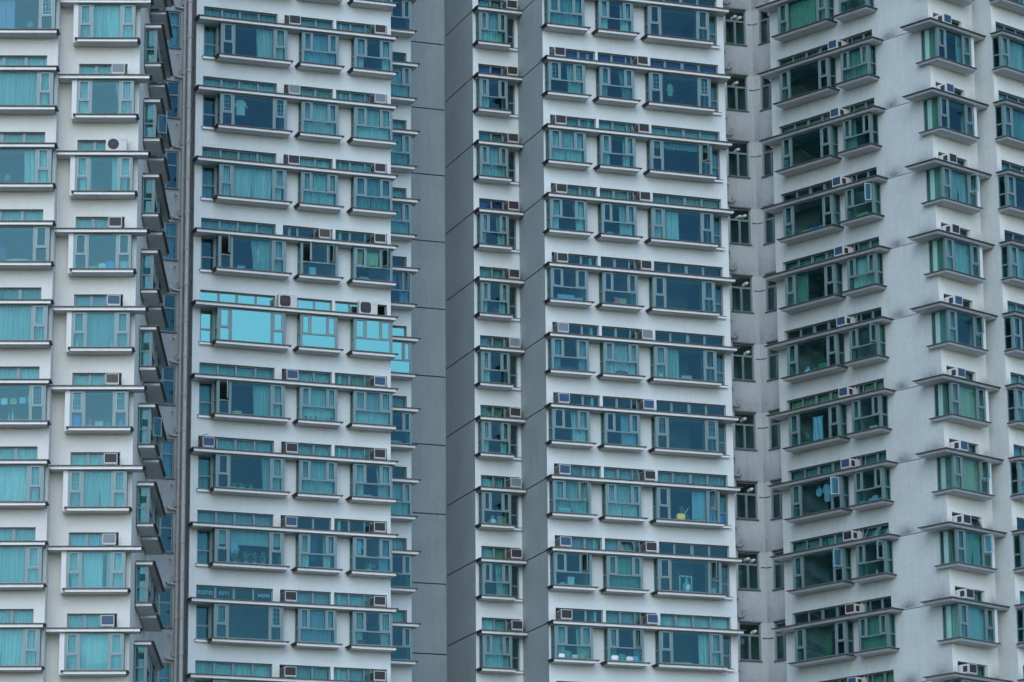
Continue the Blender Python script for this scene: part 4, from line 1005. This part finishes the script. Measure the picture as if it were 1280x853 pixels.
towel(fE, ec + 1.38, .36, 6, 'large pale towel hanging in the wide angled bay', 'pale_blue_cloth', .55, .92, -.40); plant(fE, ec + .78, .36, 6, 'dark leafy plant beside the large pale towel', .4, .5, n_=60)
carton(fE, eb_ + .95, .36, 6, 'tilted white carton in the small angled bay', 'white_china', .36, .22, rz=12); carton(fE, eb_ + .52, .36, 6, 'teal box near the tilted white carton', 'teal_china', .4, .14)
shirt(fE, ec + 1.75, .38, 7, 'light blue shirt hanging by the wide open sash', 'pale_blue_cloth', .46, -.32, .70)
q = MB(); q.tube([(0, 0, 0), (0, .03, 0)], .17, 20); q.tube([(0, .015, .16), (0, .015, .42)], .006, 6)
thing(fE, ec + 1.25, .45, 7, 'round_mirror', 'round pale mirror hanging beside a light blue shirt', 'mirror', q, ['pale_blue_cloth'], dz=-.55)
for i, x in enumerate((.28, .72, .95, 1.18)): carton(fE, eb_ + x, .30 + .04 * (i % 2), 7, ('pale blue carton by the bay post', 'short white carton after the gap', 'taller pale blue carton between white ones', 'white carton at the side glass')[i] + ', packed angled bay', 'white_china' if i % 2 else 'pale_blue_cloth', .24, .18 + .06 * (i % 3), rz=8 * (i - 1), group='cartons packed in a small angled bay')
plant(fE, ec + 1.5, .40, 9, 'tall spreading plant in the wide angled bay', .9, .95, n_=150, m='leaf')
# F corner: coloured boxes seen through the side pane
for i, (y_, z_, m_, w_) in enumerate(((.80, 0, 'blue_paint', .24), (.80, .20, 'pale_blue_cloth', .24), (.80, .42, 'orange_paint', .22), (.52, 0, 'white_china', .24), (.52, .22, 'red_paint', .22))):
    carton(fF, FB + .20, y_, 7, ('deep blue box at the foot', 'pale blue box in the middle', 'orange box on top', 'white box at the foot', 'red box on top')[i] + ' of a stack behind the corner pane', m_, .2, .20 if i != 2 else .26, d_=.22, dz=-1.475 + z_, group='boxes stacked in the corner bay')
# tower A
for x, m_, w_, h_ in ((.72, 'leaf_pale', .34, .18), (1.02, 'white_china', .3, .3)): cushion(fA, AB + x, .34, 3, ('sage' if m_ == 'leaf_pale' else 'white') + ' cushion on the sill beside a blue crate', m_, w_, h_)
carton(fA, AB + 1.30, .36, 3, 'bright blue crate on the sill between cushions', 'blue_paint', .28, .36); carton(fA, AB + 1.78, .36, 3, 'red topped box in the side light', 'white_china', .28, .42, lid='red_paint')
plush(fA, AB + .70, .33, 5, 'pink rabbit toy standing on a sill', 'pink_plush', .095, 'long')
carton(fA, AB + 1.02, .30, 5, 'white patterned box beside the pink rabbit toy', 'white_china', .28, .26); carton(fA, AB + 1.32, .30, 5, 'bright green tin near the white patterned box', 'green_paint', .16, .22)
vase(fA, AB + 1.78, .35, 5, 'large blue jar standing in the side light', 'blue_paint', .15, .34); carton(fA, AB + .25, .33, 5, 'deep blue bin in the narrow side light', 'blue_paint', .26, .46)
bottle(fA, AB + 1.42, .26, 4, 'white bottle in front of a lowered blind', 'white_china', .3); bottle(fA, AB + .2, .26, 4, 'slim white bottle in the narrow light by the cheek wall', 'white_china', .3)
fan(fA0, A0B + 1.80, .36, 0, 'small teal desk fan beside a lilac curtain'); fan(fA0, A0B + 1.15, .34, 2, 'small teal desk fan under an olive strip window')
cushion(fA0, A0B + 1.6, .36, 3, 'long sage bolster cushion on the wide sill', 'leaf_pale', .9, .20)
q = MB(); q.tube([(-1.0, 0, 0), (-.3, 0, -.13), (.3, 0, -.13), (1.0, 0, .02)], .006, 5, 3)
for i, x in enumerate((-.75, -.45, -.12, .2, .52, .8)):
    z_ = -.13 + .15 * abs(x) ** 2; q.box(x - .11, x + .11, -.006, .006, z_ - .22, z_, i % 3)
thing(fA0, A0B + 1.35, .45, 5, 'bunting', 'string of yellow and blue pennants across the wide bay', 'bunting', q, ['yellow_cloth', 'pale_blue_cloth', 'white_cloth', 'steel'], dz=-.45)
q.v = q.v
bottle(fA0, A0B + 1.55, .33, 5, 'tall white bottle below the pennants', 'white_china', .46); bottle(fA0, A0B + 1.42, .33, 5, 'short green bottle below the pennants', 'leaf_pale', .36)
# paper letters stuck inside the strip window, and the blue notice in the narrow window
def letters(fr, s, k, txt, size, y, dz, label, m='white_cloth'):
    cu = bpy.data.curves.new('paper_letters', 'FONT'); cu.body = txt; cu.size = size; cu.extrude = .003; cu.offset = .006; cu.space_character = 1.15; cu.align_x = 'CENTER'
    t_ = bpy.data.objects.new('paper_letters', cu); me = bpy.data.meshes.new_from_object(t_); bpy.data.objects.remove(t_)
    me.materials.clear(); me.materials.append(M[m])
    o = obj('paper_letters', me, None, fr.P(s, y, fr.z(k) + dz)); o.rotation_euler = (R(90), 0, fr.az); o['label'] = label; o['category'] = 'letters'; o['group'] = 'paper letters behind strip panes'
letters(fC, -10.44, 8, 'YOTO', .19, .79, .29, 'white paper letters in the strip pane by the drainpipes')
letters(fC, -9.70, 8, 'EST!', .19, .79, .29, 'white paper letters ending in an exclamation mark')
letters(fC, -8.15, 8, 'HOM', .18, .79, .29, 'white paper letters in the strip pane by a white post')
q = MB(); q.box(0, .36, 0, .01, 0, .40)
po = thing(fD, 10.40, .74, 7, 'blue_notice', 'blue notice with white marks in the narrow corner window', 'notice', q, ['blue_paint'], dz=WIN0[0] + .08)
q = MB()
for a, b in (((.10, .35), (.18, .27)), ((.26, .35), (.18, .27)), ((.18, .27), (.18, .22)), ((.11, .15), (.18, .19)), ((.18, .19), (.25, .15)), ((.25, .15), (.11, .05)), ((.11, .05), (.26, .05))): q.tube([(a[0], -.006, a[1]), (b[0], -.006, b[1])], .014, 5)
obj('marks', q.mesh('marks', ['white_china']), po)

shirt(fD, dc + 1.02, .46, 1, 'small pale garment hanging in the wide bay under the purple strip windows', 'leaf_pale', .32, -.50, .5)
shirt(fF, FB + 1.28, .44, 4, 'light blue garment hanging in a corner bay beside a drawn curtain', 'pale_blue_cloth', .36, -.30, .6)
for i, x in enumerate((.70, .95, 1.20, 1.45, 1.70)):
    vase(fE, ec + x, .30, 2, ('cup at the row start by the mullion', 'second cup from the mullion', 'middle cup of the row', 'fourth cup from the mullion', 'cup at the row end by the far mullion')[i] + ', wide angled sill', 'white_china', .045, .10, 'cup', 'cup')
carton(fA0, A0B + .9, .42, 3, 'dark square panel leaning inside the wide bay with bolster cushion', 'navy_cloth', .5, .62, d_=.06)
cushion(fC2, b2C + .55, .33, 5, 'pale folded cloth on a sill below the mirrored recess bay', 'teal_china', .6, .2, 'cloth')
carton(fD2, b2D + .78, .40, 4, 'dark chest on a sill of the recess, three floors below the purple strip windows', 'dark_wood', .34, .38)
bottle(fE, eb_ + .9, .33, 8, 'white bottle in the small angled bay with an open sash', 'white_china', .3)
